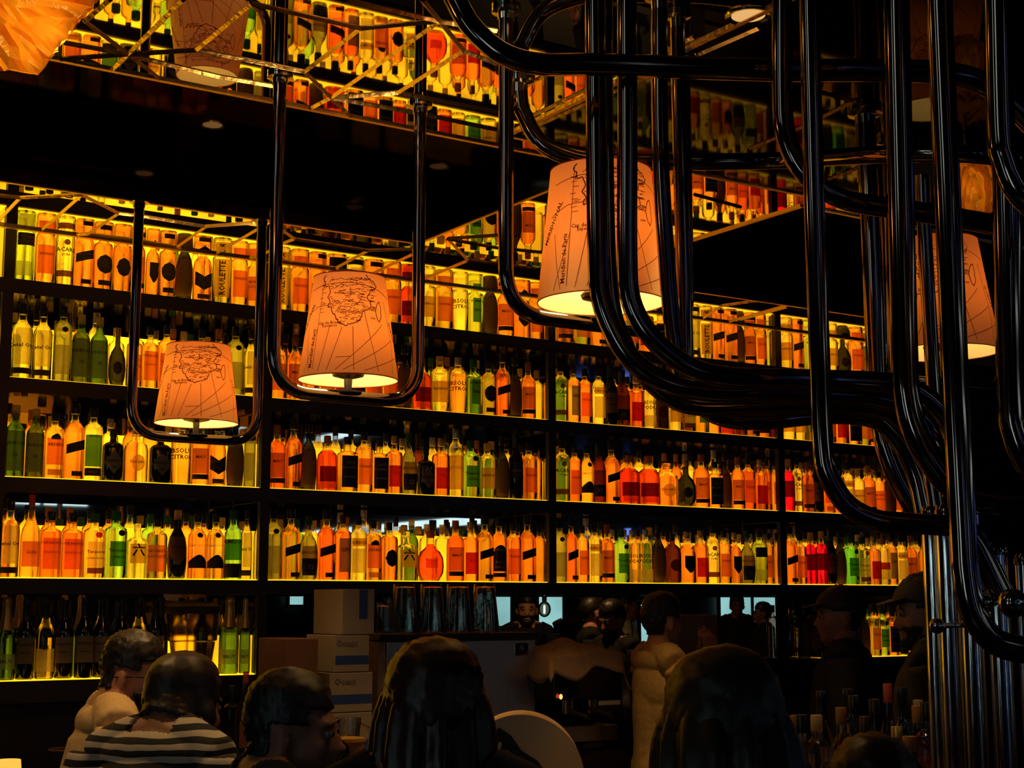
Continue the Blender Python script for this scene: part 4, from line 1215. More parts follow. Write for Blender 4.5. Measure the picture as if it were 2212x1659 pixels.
def person(label, pos, top, face, hyaw=None, pitch=0.0, arms=None, shirt=None, trouser=None, skin=None, hair='short', beard=False, glasses=False, cap=False, seat=False, hairmat=None, vox=.009, lean=0.0, bulk=1.0, smile=False, group=None, sleeves='long', lift=0.0):
    """pos on the floor, top = height of the crown, face = direction the chest faces (0 is toward -Y)"""
    hyaw = face if hyaw is None else hyaw
    s = 1.0 if seat else top / 1.74
    skin = skin or M_skin
    RF = Matrix.Rotation(face, 3, 'Z')
    pz = (top - .755 + lift) if seat else .94 * s     # pelvis height
    LN = Matrix.Rotation(lean, 3, 'X')

    def W_(x, y, z):       # upper-body point above the pelvis
        return RF @ (LN @ Vector((x, y, z * 1.13)) * s) + Vector((0, 0, pz))
    mb = MB()
    b = bulk
    # trunk
    mb.ell(W_(0, 0, .02), (.165 * s * b, .125 * s * b, .13 * s), 24, 14, RF)
    mb.ell(W_(0, -.01, .17), (.145 * s * b, .110 * s * b, .15 * s), 24, 14, RF @ LN)
    mb.ell(W_(0, -.005, .34), (.170 * s * b, .118 * s * b, .16 * s), 24, 14, RF @ LN)
    mb.ell(W_(0, .01, .445), (.155 * s * b, .090 * s * b, .065 * s), 24, 12, RF @ LN)
    mb.tube([W_(0, 0, .0), W_(0, -.005, .12), W_(0, -.008, .26), W_(0, 0, .40)], [.125 * s * b, .122 * s * b, .130 * s * b, .110 * s * b], 20)
    mb.ell(W_(0, -.01, .10), (.150 * s * b, .112 * s * b, .17 * s), 24, 14, RF @ LN); mb.ell(W_(0, -.008, .26), (.158 * s * b, .114 * s * b, .17 * s), 24, 14, RF @ LN)
    mb.tube([W_(-.17 * b, .01, .445), W_(-.08, .012, .480), W_(0, .012, .50), W_(.08, .012, .480), W_(.17 * b, .01, .445)], [.055 * s, .058 * s, .055 * s, .058 * s, .055 * s], 14)
    mb.tube([W_(0, .012, .46), W_(0, .0, .545), W_(0, -.012, .60)], [.068 * s, .056 * s, .055 * s], 16)
    hc = W_(0, -.018, .675)
    hs = .98 if seat else s
    hc.z = top - .122 * hs
    mb.tube([W_(0, .01, .50), hc + Vector((0, 0, -.05 * hs))], [.056 * s, .052 * s], 14)
    R3 = head_geo(mb, hc, hyaw, pitch, hs)
    # arms
    arms = arms or {}
    hands = []
    for sd in (-1, 1):
        sh = W_(sd * .185 * b, .01, .435)
        el, wr, hd, th = arms.get(sd, ((sd * .235 * b, .02, .15), (sd * .225 * b, -.10, -.08), (0, -.35, -1), (-sd, 0, 0)))
        E_, Wr = W_(*el), W_(*wr)
        mb.tube([sh, sh.lerp(E_, .35), E_.lerp(sh, .12), E_], [.058 * s * b, .052 * s * b, .043 * s, .041 * s], 14)
        mb.tube([E_, E_.lerp(Wr, .3), Wr.lerp(E_, .2), Wr], [.041 * s, .041 * s, .030 * s, .026 * s], 14)
        hand_geo(mb, Wr, RF @ Vector(hd), RF @ Vector(th), .55, s)
        hands.append(Wr + (RF @ Vector(hd)).normalized() * .07 * s)
    # legs
    for sd in (-1, 1):
        hp = RF @ Vector((sd * .09 * s, 0, 0)) + Vector((0, 0, pz - .03))
        if seat:
            kn = RF @ Vector((sd * .14, -.44, 0)) + Vector((0, 0, pz - .06)); an = RF @ Vector((sd * .14, -.36, 0)) + Vector((0, 0, pz - .50))
        else:
            kn = RF @ Vector((sd * .10 * s, -.02 * s, 0)) + Vector((0, 0, .50 * s)); an = RF @ Vector((sd * .10 * s, .01, 0)) + Vector((0, 0, .09 * s))
        mb.tube([hp, hp.lerp(kn, .3), kn.lerp(hp, .12), kn], [.095 * s * b, .085 * s * b, .060 * s, .057 * s], 16)
        mb.tube([kn, kn.lerp(an, .3), an.lerp(kn, .25), an], [.057 * s, .056 * s, .040 * s, .038 * s], 16)
        toe = an + RF @ Vector((0, -.17 * s, 0)) + Vector((0, 0, -.055 * s)); heel = an + RF @ Vector((0, .04 * s, 0)) + Vector((0, 0, -.05 * s))
        mb.tube([heel, an + Vector((0, 0, -.045 * s)) + RF @ Vector((0, -.05 * s, 0)), toe], [.034 * s, .038 * s, .028 * s], 12)
    me = remesh(mb, vox)
    root = thing('person', label, 'person', (pos[0] - hc.x, pos[1] - hc.y, 0), 0, group)
    M_sh = shirt or cloth('black_shirt', (.012, .011, .012)); M_tr = trouser or cloth('black_trousers', (.012, .012, .015))
    me.materials.clear()
    for m_ in (skin, M_tr, M_matblack): me.materials.append(m_)
    chest_z = pz + .50 * s
    for p in me.polygons:
        c = p.center
        p.material_index = 0 if c.z > pz + .05 * s or min((c - h).length for h in hands) < .12 * s else (2 if c.z < (an.z + .02) else 1)
    body = bpy.data.objects.new('body', me); link(body, root)
    iv = R3.inverted()

    def H(c):     # into head space
        return (iv @ (Vector(c) - hc)) / hs
    wr_r = .085 if sleeves == 'long' else .30

    def is_shirt(c, n):
        if min((c - h).length for h in hands) < wr_r * s: return False
        q = H(c)
        if q.z > -.10 and math.hypot(q.x, q.y) < .125 and q.length < .17: return False
        loc_ = LN.inverted() @ (RF.inverted() @ (c - Vector((0, 0, pz)))) / s; loc_.z /= 1.13
        if c.z < pz - .04 * s: return False
        if loc_.z > .485 + abs(loc_.x) * -.05 and abs(loc_.x) < .062: return False
        return True
    shell(me, is_shirt, .011, 'shirt', M_sh, body)
    hm = hairmat or M_hair

    def scalp(c, n):
        q = H(c)
        if q.length > .17: return False
        hr = math.hypot(q.x, q.y - .012)
        if hr > .115 or (q.z < -.03 and hr > .088): return False
        if hair == 'bob' and q.y > -.02 and q.z > -.075 and math.hypot(q.x, q.y - .01) < .095: return True
        if abs(q.x) > .072 and q.z < .035 and -.03 < q.y < .04: return False   # ears
        if q.y > .035: return q.z > {'buzz': -.04, 'bob': -.075, 'long': -.12}.get(hair, -.052)
        if q.y > -.005: return q.z > (.000 if abs(q.x) > .05 else .02)
        return q.z > .058 - .0 * abs(q.x) - (.03 if q.y > -.04 and abs(q.x) > .05 else 0)

    def hoff(c):
        q = H(c); return (.003 + .013 * smoothstep(-.10, -.04, q.z)) if hair == 'bob' and q.z < .05 else {'buzz': .006, 'long': .018, 'bob': .016}.get(hair, .006) + (.020 if hair != 'buzz' else 0) * smoothstep(.05, .12, q.z)
    if hair: shell(me, scalp, hoff, 'hair', hm, body, .0035 if hair not in ('buzz', 'bob') else .0018)
    if hair == 'long':
        lg = MB(); rg = random.Random(4)
        for k in range(86):
            a = rg.uniform(-.2, PI + .2); rr = rg.uniform(.072, .098)
            x, y = rr * math.cos(a), rr * math.sin(a) * 1.0 + .01
            z0 = .08 * math.sin(min(PI, max(0, a)))
            P0 = hc + R3 @ (Vector((x * .5, y * .5, .115 - rg.uniform(0, .01))) * hs)
            P1 = hc + R3 @ (Vector((x * 1.03, y * 1.08, .03)) * hs)
            P2 = hc + R3 @ (Vector((x * 1.22, y * 1.22 + .01, -.09)) * hs)
            P3 = hc + Vector((0, 0, -.26)) + RF @ Vector((x * 1.55, .085 + y * .5, 0)); P4 = hc + Vector((0, 0, -.44)) + RF @ Vector((x * 1.5 + rg.uniform(-.01, .01), .12 + y * .3, rg.uniform(-.04, .02)))
            pts = catmull([P0, P1, P2, P3, P4], 5)
            n_ = len(pts)
            lg.tube(pts, [.010 * (1.1 - .5 * (i / n_)) for i in range(n_)], 6)
        lm = remesh(lg, .008, 2); lm.materials.clear(); lm.materials.append(hm)
        link(bpy.data.objects.new('long_hair', lm), body)
    if beard:
        shell(me, lambda c, n: (lambda q: q.length < .16 and q.z < -.036 and q.z > -.125 and q.y < -.03 and not (abs(q.x) < .027 and -.074 < q.z < -.044) and q.y < -.02 + abs(q.x) * .3)(H(c)), .008, 'beard', M_hair, body, .003)
    for sx in (-1, 1):
        e = MB().ell(hc + R3 @ (Vector((sx * .030, -.082, .008)) * hs), (.0105 * hs,) * 3, 14, 10, R3).obj('eye', M_eye, body, smooth='all')
        MB().ell(hc + R3 @ (Vector((sx * .030, -.0925, .008)) * hs), (.0058 * hs, .003 * hs, .0058 * hs), 12, 8, R3).obj('iris', M_blackgloss, e, smooth='all')
        MB().tube([hc + R3 @ (Vector((sx * x_, -.092 + abs(x_ - .03) * .5, .027 + z_)) * hs) for x_, z_ in ((.012, 0), (.03, .005), (.05, -.004))], [.0035 * hs, .0045 * hs, .002 * hs], 8).obj('eyebrow', M_hair, body, smooth='all')
    if smile:
        MB().ell(hc + R3 @ (Vector((0, -.096, -.058)) * hs), (.021 * hs, .007 * hs, .006 * hs), 16, 8, R3).obj('teeth', M_gum, body, smooth='all')
    if glasses:
        g = MB()
        for sx in (-1, 1):
            g.tube([hc + R3 @ (Vector((sx * .032 + .024 * math.cos(t_ * PI / 8), -.106, .006 + .018 * math.sin(t_ * PI / 8))) * hs) for t_ in range(17)], .0018, 6, False)
            g.tube([hc + R3 @ (Vector((sx * .056, -.104, .010)) * hs), hc + R3 @ (Vector((sx * .080, -.04, .010)) * hs), hc + R3 @ (Vector((sx * .084, .03, .002)) * hs)], .0020, 6)
        g.tube([hc + R3 @ (Vector((x_, -.109, .008)) * hs) for x_ in (-.010, 0, .010)], .0015, 6)
        g.obj('eyeglasses', M_blackgloss, body, smooth='all')
    if cap:
        shell(me, lambda c, n: (lambda q: q.z > .045 and q.length < .18)(H(c)), .024, 'cap', M_matblack, body)
        pk = MB(); pk.add([hc + R3 @ (Vector((x_, y_, z_)) * hs) for x_, y_, z_ in ((-.07, -.075, .062), (.07, -.075, .062), (.055, -.15, .048), (0, -.165, .046), (-.055, -.15, .048), (-.07, -.075, .068), (.07, -.075, .068), (.055, -.15, .053), (0, -.165, .051), (-.055, -.15, .053))],
                          [(0, 4, 3, 2, 1), (5, 6, 7, 8, 9), (0, 1, 6, 5), (1, 2, 7, 6), (2, 3, 8, 7), (3, 4, 9, 8), (4, 0, 5, 9)])
        pk.obj('cap_peak', M_matblack, body)
    if seat:
        sz = pz - .135
        st = thing('bar_stool', 'dark bar stool under the %s' % ' '.join(label.split(',')[0].split()[:10]), 'stool', (pos[0] - hc.x, pos[1] - hc.y, 0))
        MB().lathe([(.17, sz - .06), (.185, sz - .04), (.185, sz - .015), (.17, sz)], 28).obj('seat', cloth('dark_leather', (.03, .012, .008)), st, smooth=True)
        for a in range(4):
            q = a * PI / 2 + PI / 4
            MB().tube([(math.cos(q) * .14, math.sin(q) * .14, sz - .06), (math.cos(q) * .22, math.sin(q) * .22, 0.01)], .014, 10).obj('leg', M_pipe, st, smooth=True)
        MB().tube([(math.cos(k * PI / 12) * .19, math.sin(k * PI / 12) * .19, .30) for k in range(25)], .010, 8, False).obj('foot_ring', M_chrome, st, smooth='all')
    return root


def at_person(px, D):
    p = at_d(px, 1300, D); return (p.x, p.y)


def top_z(px, py, D): return at_d(px, py, D).z


VIEW = -YAW          # facing the camera is about this turn
AWAY = PI - YAW
M_beige = cloth('beige_hoodie', (.60, .42, .20)); M_cream = cloth('cream_sweatshirt', (.50, .33, .10)); M_white = cloth('light_tee', (.55, .50, .42)); M_navy = cloth('dark_jumper', (.012, .012, .016))
RIGHTW = PI / 2 - YAW    # facing to the right of the photo
LEFTW = -PI / 2 - YAW
person('man in a beige hooded top and glasses, seen in profile at lower left', at_person(296, 4.6), top_z(296, 1378, 4.6), RIGHTW + .40, RIGHTW - .12, pitch=.10, shirt=M_beige, beard=True, glasses=True, seat=True, skin=M_skin2, vox=.008, lean=.16)
person('person in a black and cream striped shirt, seen from behind at lower left', at_person(408, 3.85), top_z(410, 1436, 3.85), AWAY - .35, AWAY - .6, shirt=stripes(), seat=True, vox=.008, lean=.36, hair='bob', lift=.055)
person('man in dark clothes facing right beside the glass pitcher', at_person(640, 3.24), top_z(620, 1468, 3.24), RIGHTW + .4, RIGHTW - .05, shirt=M_navy, seat=True, vox=.009, lean=.12, arms={1: ((.24, -.05, .15), (.12, -.28, .10), (0, -1, .1), (-1, 0, 0)), -1: ((-.24, -.05, .15), (-.12, -.28, .10), (0, -1, .1), (1, 0, 0))})
person('person with long auburn hair, seen from behind in front of the steel machine', at_person(940, 2.72), top_z(940, 1420, 2.72), AWAY, AWAY, hair='long', hairmat=M_auburn, shirt=M_navy, seat=True, vox=.009)
person('dark figure hunched forward at lower right centre, seen from behind', at_person(1560, 2.25), top_z(1555, 1452, 2.25), AWAY, AWAY, pitch=.3, shirt=M_navy, seat=True, vox=.010, bulk=1.22, hair='long')
person('dark head at the bottom edge before the cluster of bar bottles', at_person(1872, 2.78), top_z(1872, 1612, 2.78), AWAY + .2, AWAY, shirt=M_navy, seat=True, vox=.010)
ARM6 = {1: ((.20, -.20, .20), (.05, -.24, .44), (-.25, -.1, 1), (0, -1, 0)), -1: ((-.20, -.20, .20), (-.05, -.24, .44), (.25, -.1, 1), (0, -1, 0))}
person('person in a cream sweatshirt with hands clasped before the chin', at_person(1432, 6.5), top_z(1440, 1290, 6.5), RIGHTW + .35, RIGHTW + .5, arms=ARM6, shirt=M_cream, skin=M_skin2, vox=.008, hair='short')
person('bartender in black facing left before the lowest right shelf', at_person(1812, 6.3), top_z(1825, 1276, 6.3), LEFTW - .3, LEFTW, cap=True, bulk=1.1, vox=.009)
person('bearded bartender in black cap, in profile beside the chrome column', at_person(1996, 5.1), top_z(1990, 1252, 5.1), LEFTW - .4, LEFTW, pitch=.1, cap=True, beard=True, vox=.009, skin=M_skin2)
# people seen as mirror reflections, built as figures in a room added past the opening
person('smiling bearded man facing the camera above the steel machine', at_person(1138, 10.8), top_z(1138, 1284, 10.8), VIEW, VIEW, beard=True, smile=True, vox=.011, skin=M_skin2)
person('dark standing silhouette in front of the bright far window', at_person(1240, 13.0), top_z(1225, 1286, 13.0), AWAY, AWAY, vox=.013)
person('man with cropped hair turned right, lit orange from the side', at_person(1284, 9.6), top_z(1284, 1286, 9.6), RIGHTW, RIGHTW + .4, hair='buzz', vox=.011, skin=M_skin2)
person('bearded man in black looking down, beside the white-shirted one', at_person(1322, 9.0), top_z(1320, 1302, 9.0), LEFTW + .7, LEFTW + .8, pitch=.25, beard=True, vox=.011)
person('man in a light shirt standing farthest back near the narrow window', at_person(1352, 11.6), top_z(1350, 1280, 11.6), RIGHTW, RIGHTW, shirt=M_white, vox=.013, sleeves='short')
person('silhouette standing before the pale window, left of two', at_person(1592, 16.0), top_z(1590, 1286, 16.0), VIEW, VIEW, vox=.013)
person('silhouette standing before the pale window, right of two', at_person(1646, 15.6), top_z(1646, 1304, 15.6), LEFTW, LEFTW, vox=.013, bulk=1.15)

# ------------------------------------------------------------------ back bar: machine, boxes, glasses, dispenser
RV = Matrix.Rotation(-YAW, 3, 'Z')
ZB = 1.09                                    # back counter top under the opening
mY = 5.42
a = at_y(835, 1450, mY); b_ = at_y(1157, 1450, mY); ztop = at_y(950, 1368, mY).z
mach = thing('ice_machine', 'brushed steel ice machine with black top and small square badge', 'machine', (a.x, mY, ZB))
mw = b_.x - a.x; mh = ztop - ZB; md = .46
M_steel2 = pbr('brushed_steel_front', (.62, .56, .52), .42, 1.0, bump=.2, nscale=50, stretch=(1, 1, .03))
MB().box(0, mw, 0, md, .004, mh - .03).obj('cabinet', M_steel2, mach, bevel=.006)
MB().box(-.035, mw + .012, -.012, md, mh - .03, mh).obj('top_cover', pbr('black_plastic', (.012, .012, .013), .4), mach, bevel=.008)
MB().box(-.034, -.001, .01, md, .004, mh - .031).obj('side_panel', pbr('painted_side', (.35, .26, .18), .5), mach)
bp_ = at_y(1125, 1403, mY); bx, bz = bp_.x - a.x, bp_.z - ZB
bd = MB().box(bx - .036, bx + .036, -.006, -.0005, bz - .028, bz + .028).obj('badge', M_chrome, mach, bevel=.002)
MB().box(bx - .032, bx + .032, -.0075, -.006, bz - .006, bz + .024).obj('badge_face', M_matblack, bd)
sn = MB()
for k in range(6):
    q = k * PI / 3 + PI / 6
    sn.tube([(bx + .003 * math.cos(q), -.008, bz + .009 + .003 * math.sin(q)), (bx + .013 * math.cos(q), -.008, bz + .009 + .013 * math.sin(q))], .002, 6)
sn.obj('snowflake_mark', K['silver'], bd)
v2, f2 = text_mesh('Manitowoc', .009, 0)
MB().add([(bx + x, -.0078, bz - .016 + z) for x, z in v2], f2).obj('lettering', M_matblack, bd)

M_card = pbr('white_cardboard', (.30, .24, .17), .8, noise=.1, nscale=10)
M_cardblue = pbr('printed_blue', (.02, .05, .22), .6)
M_kraft = pbr('kraft_cardboard', (.13, .055, .025), .85, noise=.15, nscale=10)
by = 5.30
zs = [at_y(740, 1272, by).z, at_y(740, 1372, by).z, at_y(740, 1453, by).z, at_y(740, 1540, by).z]
zs += [zs[-1] - .19 * k for k in range(1, 6)]
zs = [z for z in zs if z > .1] + [0.0]
xs = [(712, 808), (697, 798), (688, 806), (692, 806), (690, 806), (690, 806), (690, 806), (690, 806), (690, 806)]
for k in range(len(zs) - 1):
    x0 = at_y(xs[k][0] + 26, 1400, by).x; x1 = at_y(xs[k][1], 1400, by).x
    z0, z1 = zs[k + 1] + .001, zs[k] - .001
    o = thing('cardboard_box', 'white cardboard box with a blue stripe, %s from the top of its stack' % ORD[k], 'box', (x0, by, z0), 0, 'boxes stacked beside the steel machine')
    MB().box(0, x1 - x0, 0, .26, 0, z1 - z0).obj('carton', M_card, o, bevel=.003)
    hh = z1 - z0
    if k == 0: MB().box((x1 - x0) * .52, (x1 - x0) * .78, -.001, .0, hh * .35, hh * .99).obj('blue_stripe', M_cardblue, o)
    else: MB().box(0.003, (x1 - x0) - .003, -.001, .0, hh * .22, hh * .45).obj('blue_stripe', M_cardblue, o)
    if k >= 1:
        v2, f2 = text_mesh('Ocean', .022, 0)
        MB().add([((x1 - x0) * .35 + x, -.0015, hh * .78 + z) for x, z in v2], f2).obj('lettering', pbr('faded_print', (.16, .12, .09), .8), o)
x0 = at_y(622, 1400, 5.27).x; x1 = at_y(690, 1400, 5.27).x
for k, (z0, z1, lb) in enumerate(((0, .55, 'lowest'), (.551, 1.15, 'middle'), (1.151, 1.46, 'topmost'))):
    o = MB().box(0, x1 - x0, 0, .27, 0, z1 - z0).obj('cardboard_box', M_kraft, None, bevel=.004); o.location = (x0, 5.28, z0)
    tag(o, 'brown cardboard box left of the white ones, %s of three' % lb, 'box', 'brown boxes in the dark corner')

M_thin = glass('thin_clear_glass', (.97, .97, .95), .5, 1.3, .01, 3)


def tumbler(px, pyb, pyt, wb, wt, Y, label, group, z):
    p = at_y(px, pyb, Y); D = (Vector((p.x, p.y, 0))).dot(Fh)
    r0 = wb * D / FPX / 2; r1 = wt * D / FPX / 2; h = at_y(px, pyt, Y).z - z
    o = thing('drinking_glass', label, 'glass', (p.x, Y, z + .001), 0, group)
    MB().lathe([(r0, 0), (r0 * .995, .003), (r1, h * .95), (r1 * .93, h), (0.001, h), (.001, h - .012), (r1 * .92, h - .016), (r0 - .003, .003), (r0 - .003, 0)], 28, capb=False, capt=False).obj('glass_wall', M_thin, o, smooth=True)
    return o


zt = ZB + mh
for k, px in enumerate((872, 931, 988, 1046)):
    tumbler(px, 1356, 1262, 66, 46, 5.58, 'upturned pint glass on the steel machine, %s from the left' % ORD[k], 'upturned pint glasses', zt)
tumbler(828, 1358, 1302, 40, 34, 5.60, 'short upturned glass beside the white boxes on the machine', 'short upturned glasses', zt)
tumbler(842, 1354, 1290, 36, 32, 5.78, 'short upturned glass behind, at the left of the pint glasses', 'short upturned glasses', zt)

# beverage dispenser on the wine shelf
p = at_y(415, 1440, 6.12); zw = 1.2925
ds = thing('beverage_dispenser', 'frosted amber juice dispenser with domed dark-banded lid among wine bottles', 'dispenser', (p.x, 6.125, zw))
hD = at_y(415, 1296, 6.12).z - zw; rD = 54 * 6.6 / FPX
MB().lathe([(rD * .68, 0), (rD * .72, hD * .05), (rD * .86, hD * .42), (rD * .86, hD * .44), (rD * .93, hD * .46), (rD, hD * .80), (rD, hD * .82)], 40).obj('tank', glass('frosted_amber_plastic', (1, .72, .35), .8, 1.1, .45, 1.4), ds, smooth=True)
MB().lathe([(rD * 1.01, hD * .82), (rD * 1.02, hD * .83), (rD * 1.02, hD * .90), (rD * .99, hD * .915)], 40).obj('lid_band', M_matblack, ds, smooth=True)
MB().lathe([(rD * .98, hD * .915), (rD * .85, hD * .955), (rD * .5, hD * .985), (.002, hD)], 40).obj('lid', pbr('tan_plastic', (.40, .24, .07), .4), ds, smooth=True)

# espresso machine with a towel thrown over it
eY = 5.30
a = at_y(1188, 1500, eY); b_ = at_y(1335, 1500, eY)
es = thing('espresso_machine', 'dark espresso machine on the back counter with a towel thrown over it', 'coffee machine', (a.x, eY - .02, 0))
est = at_y(1250, 1440, eY).z
cn = MB().box(-.15, b_.x - a.x + .5, 0, .30, 0, .98)
co = thing('service_counter', 'black service counter behind the bar under the espresso machine', 'counter', (a.x, eY - .02, 0))
cn.obj('cabinet', M_board, co, bevel=.005); MB().box(-.16, b_.x - a.x + .51, -.01, .31, .981, 1.0).obj('worktop', M_blackgloss, co)
w_ = b_.x - a.x
MB().box(.01, w_, .02, .30, 1.003, 1.07).obj('drip_tray', M_steel, es, bevel=.004)
MB().box(.02, w_ - .01, .18, .30, 1.07, est - .12).obj('back_panel', M_matblack, es, bevel=.004)
MB().box(0, w_ + .01, .0, .30, est - .14, est).obj('head', M_blackgloss, es, bevel=.012)
for k in range(2):
    g = MB().lathe([(.030, est - .20), (.032, est - .14)], 20, (w_ * (.35 + .35 * k), .07, 0)).obj('group_head', M_chrome, es, smooth=True)
    MB().tube([(w_ * (.35 + .35 * k), .05, est - .19), (w_ * (.35 + .35 * k), -.08, est - .21)], .011, 12).obj('portafilter', M_matblack, g, smooth=True)
q = at_y(1211, 1505, eY - .03)
MB().ell((q.x - a.x, -.012, q.z), (.008, .005, .011), 14, 10).obj('pilot_light', emit('pilot_glow', (1, .10, .02), 9), es, smooth='all')


def cloth_over(name, label, c, sx, sy, drop, mat, seed):
    rg = random.Random(seed); n = 34; vs = []; fs = []
    ph = [rg.uniform(0, 6) for _ in range(8)]
    for i in range(n + 1):
        for j in range(n + 1):
            u = -1 + 2 * i / n; v = -1 + 2 * j / n
            x, y = u * sx, v * sy
            e = max(0, abs(u) - .62) / .38; e2 = max(0, abs(v) - .62) / .38
            z = .050 + .010 * math.sin(4 * u + ph[0] + 2 * v) + .008 * math.sin(7 * v + ph[1] + u) + .006 * math.sin(11 * u - 5 * v + ph[2])
            z += .045 * math.exp(-((u + .15) ** 2 + (v) ** 2) * 5)
            if e > 0: z -= drop * e ** 1.3 * (1 + .25 * math.sin(5 * v + ph[3])); x = math.copysign(sx * (.62 + .38 * e * .35), u)
            if e2 > 0: z -= drop * .9 * e2 ** 1.3 * (1 + .25 * math.sin(6 * u + ph[4])); y = math.copysign(sy * (.62 + .38 * e2 * .30), v) + .008 * math.sin(9 * u + ph[5])
            vs.append((x, y, z))
    for i in range(n):
        for j in range(n):
            k = i * (n + 1) + j; fs.append((k, k + n + 1, k + n + 2, k + 1))
    m = MB().add(vs, fs).mesh(name, mat, smooth='all')
    o = bpy.data.objects.new(name, m); o.location = c; link(o)
    sm = o.modifiers.new('thickness', 'SOLIDIFY'); sm.thickness = .004
    return tag(o, label, 'towel')


cloth_over('towel', 'crumpled tan towel thrown over the espresso machine', (a.x + w_ * .5, eY + .14, est + .012), w_ * .80, .26, .10, cloth('tan_towel', (.38, .24, .13)), 3)
p = at_y(1230, 1420, 5.12)
# storage boards, tablet, mugs on the counter
x0 = at_y(1466, 1390, 5.72).x; x1 = at_y(1550, 1390, 5.72).x
o = MB().box(0, x1 - x0, 0, .12, 0, at_y(1500, 1328, 5.72).z - ZB - .001).obj('cardboard_box', pbr('tan_cardboard', (.30, .16, .06), .8), None, bevel=.004)
o.location = (x0, 5.72, ZB + .001); tag(o, 'plain tan cardboard box standing behind the cream sweatshirt', 'box')
x0 = at_y(1552, 1390, 5.6).x; x1 = at_y(1622, 1390, 5.6).x
sc_ = thing('till_screen', 'black till screen standing on the back counter under the shelves', 'screen', (x0, 5.66, ZB + .001))
MB().box(0, x1 - x0, 0, .03, .07, .30).obj('screen', M_matblack, sc_, bevel=.004)
MB().box((x1 - x0) * .4, (x1 - x0) * .6, .005, .04, .004, .10).obj('stand', M_matblack, sc_); MB().box((x1 - x0) * .25, (x1 - x0) * .75, -.03, .10, 0, .006).obj('foot', M_matblack, sc_)
for k, (px, lb) in enumerate(((1352, 'nearer the espresso machine'), (1374, 'nearer the cream sweatshirt'))):
    tumbler(px, 1466, 1428, 24, 26, 5.42, 'small glass on the service counter, %s' % lb, 'small glasses on the service counter', 1.001 if False else 1.0)

# dark pendant bulb in the room standing in for the reflection
p = at_d(1176, 1316, 10.4)
pb = thing('pendant_bulb', 'dark globe pendant with glowing filament in front of the far window', 'lamp', (p.x, p.y, p.z))
MB().ell((0, 0, 0), (.045, .045, .055), 20, 14).obj('globe', glass('smoked_globe', (.25, .2, .15), .05), pb, smooth='all')
MB().tube([(0, 0, -.028), (0, 0, .026)], .006, 8).obj('filament', emit('filament_glow', (1, .75, .35), 14), pb)
MB().lathe([(.016, .05), (.018, .09), (.006, .10)], 16).obj('socket', M_matblack, pb, smooth=True)
MB().tube([(0, 0, .09), (0, 0, 2.898 - p.z)], .003, 6).obj('cord', M_matblack, pb)
# added warm fill spots, brightening guests and bar things here and in the far room
DLS = ((.75, 4.35, TOP, 70, 70, 'round downlight in the left coffer over the left end of the bar'), (2.30, 4.30, TOP, 105, 62, 'round downlight in the left coffer before the steel machine'),
       (3.32, 4.25, ZC, 70, 75, 'round downlight in the ceiling over the service counter'), (2.40, 2.62, ZC, 34, 50, 'round downlight over the bottle cluster on the front bar'), (1.85, 2.75, ZC, 14, 45, 'round downlight over the cream caddy on the front bar'),
       (5.0, 7.3, 2.90, 60, 150, 'round downlight in the far room, nearer the opening'), (8.0, 11.0, 2.90, 60, 150, 'round downlight in the far room, farther from the opening'))
for k, (x, y, z, e, sp, lb) in enumerate(DLS):
    dl = thing('downlight', lb, 'light', (x, y, z))
    MB().lathe([(.045, -.004), (.055, -.006), (.058, -.001), (.045, -.001)], 28, capb=False, capt=False).obj('trim_ring', M_chrome, dl, smooth=True)
    MB().lathe([(.042, -.003), (.042, -.001)], 24).obj('lens', emit('downlight_lens', (1, .55, .18), .8), dl)
    ld = bpy.data.lights.new('downlight_beam', 'SPOT'); ld.energy = e; ld.color = (1, .56, .20); ld.spot_size = math.radians(sp); ld.spot_blend = .7; ld.shadow_soft_size = .04
    lo = bpy.data.objects.new('downlight_beam', ld); lo.location = (0, 0, -.02); link(lo, dl)

# ------------------------------------------------------------------ the bar in front, and what stands on it
BZ = 1.05
o0 = Fh * 3.46 + Rt * -.36
bar = thing('bar_counter', 'black bar counter in front of the seated guests holding a cluster of bottles', 'counter', (o0.x, o0.y, 0), -YAW)
MB().box(0, 1.60, .03, .50, 0, BZ - .04).obj('front_panel', M_board, bar)
MB().box(-.02, 1.62, 0, .53, BZ - .039, BZ).obj('counter_top', M_blackgloss, bar, bevel=.006)


def on_bar(px, D): 
    p = at_d(px, 1700, D); return (p.x, p.y, BZ + .001)


BB = [('F', 1722, 3.62, 'dark'), ('o', 1735, 3.50, ''), ('z', 1768, 3.70, ''), ('d', 1790, 3.50, ''), ('T', 1822, 3.66, ''), ('k', 1850, 3.78, ''), ('U', 1872, 3.58, ''), ('v', 1895, 3.72, ''), ('n', 1916, 3.50, ''), ('p', 1925, 3.84, ''),
      ('Y', 1942, 3.62, ''), ('R', 1968, 3.50, ''), ('y', 1955, 3.86, ''), ('T', 1988, 3.72, ''), ('o', 2008, 3.60, ''), ('W', 1838, 3.88, ''), ('V', 1780, 3.87, ''), ('c', 1990, 3.86, '')]
G['barglass'] = glass('dim_bar_glass', (.8, .6, .35), .5, 1.3)
BLOOK = {'d': 'squat yellow bottle with long black stopper', 'o': 'clear rum bottle with label lettering'}
for k, (c, px, D, _) in enumerate(BB):
    place_bottle(c, on_bar(px, D), '%s, %s in the front bar cluster' % (' '.join(CAT[c][10].split()[:10]), ORD[k]), 'bottles clustered on the front bar', .90, -YAW, sz=.97 if D < 3.6 else 1.04)
# juice carafe with round body and long dark stopper
p = on_bar(1690, 3.64)
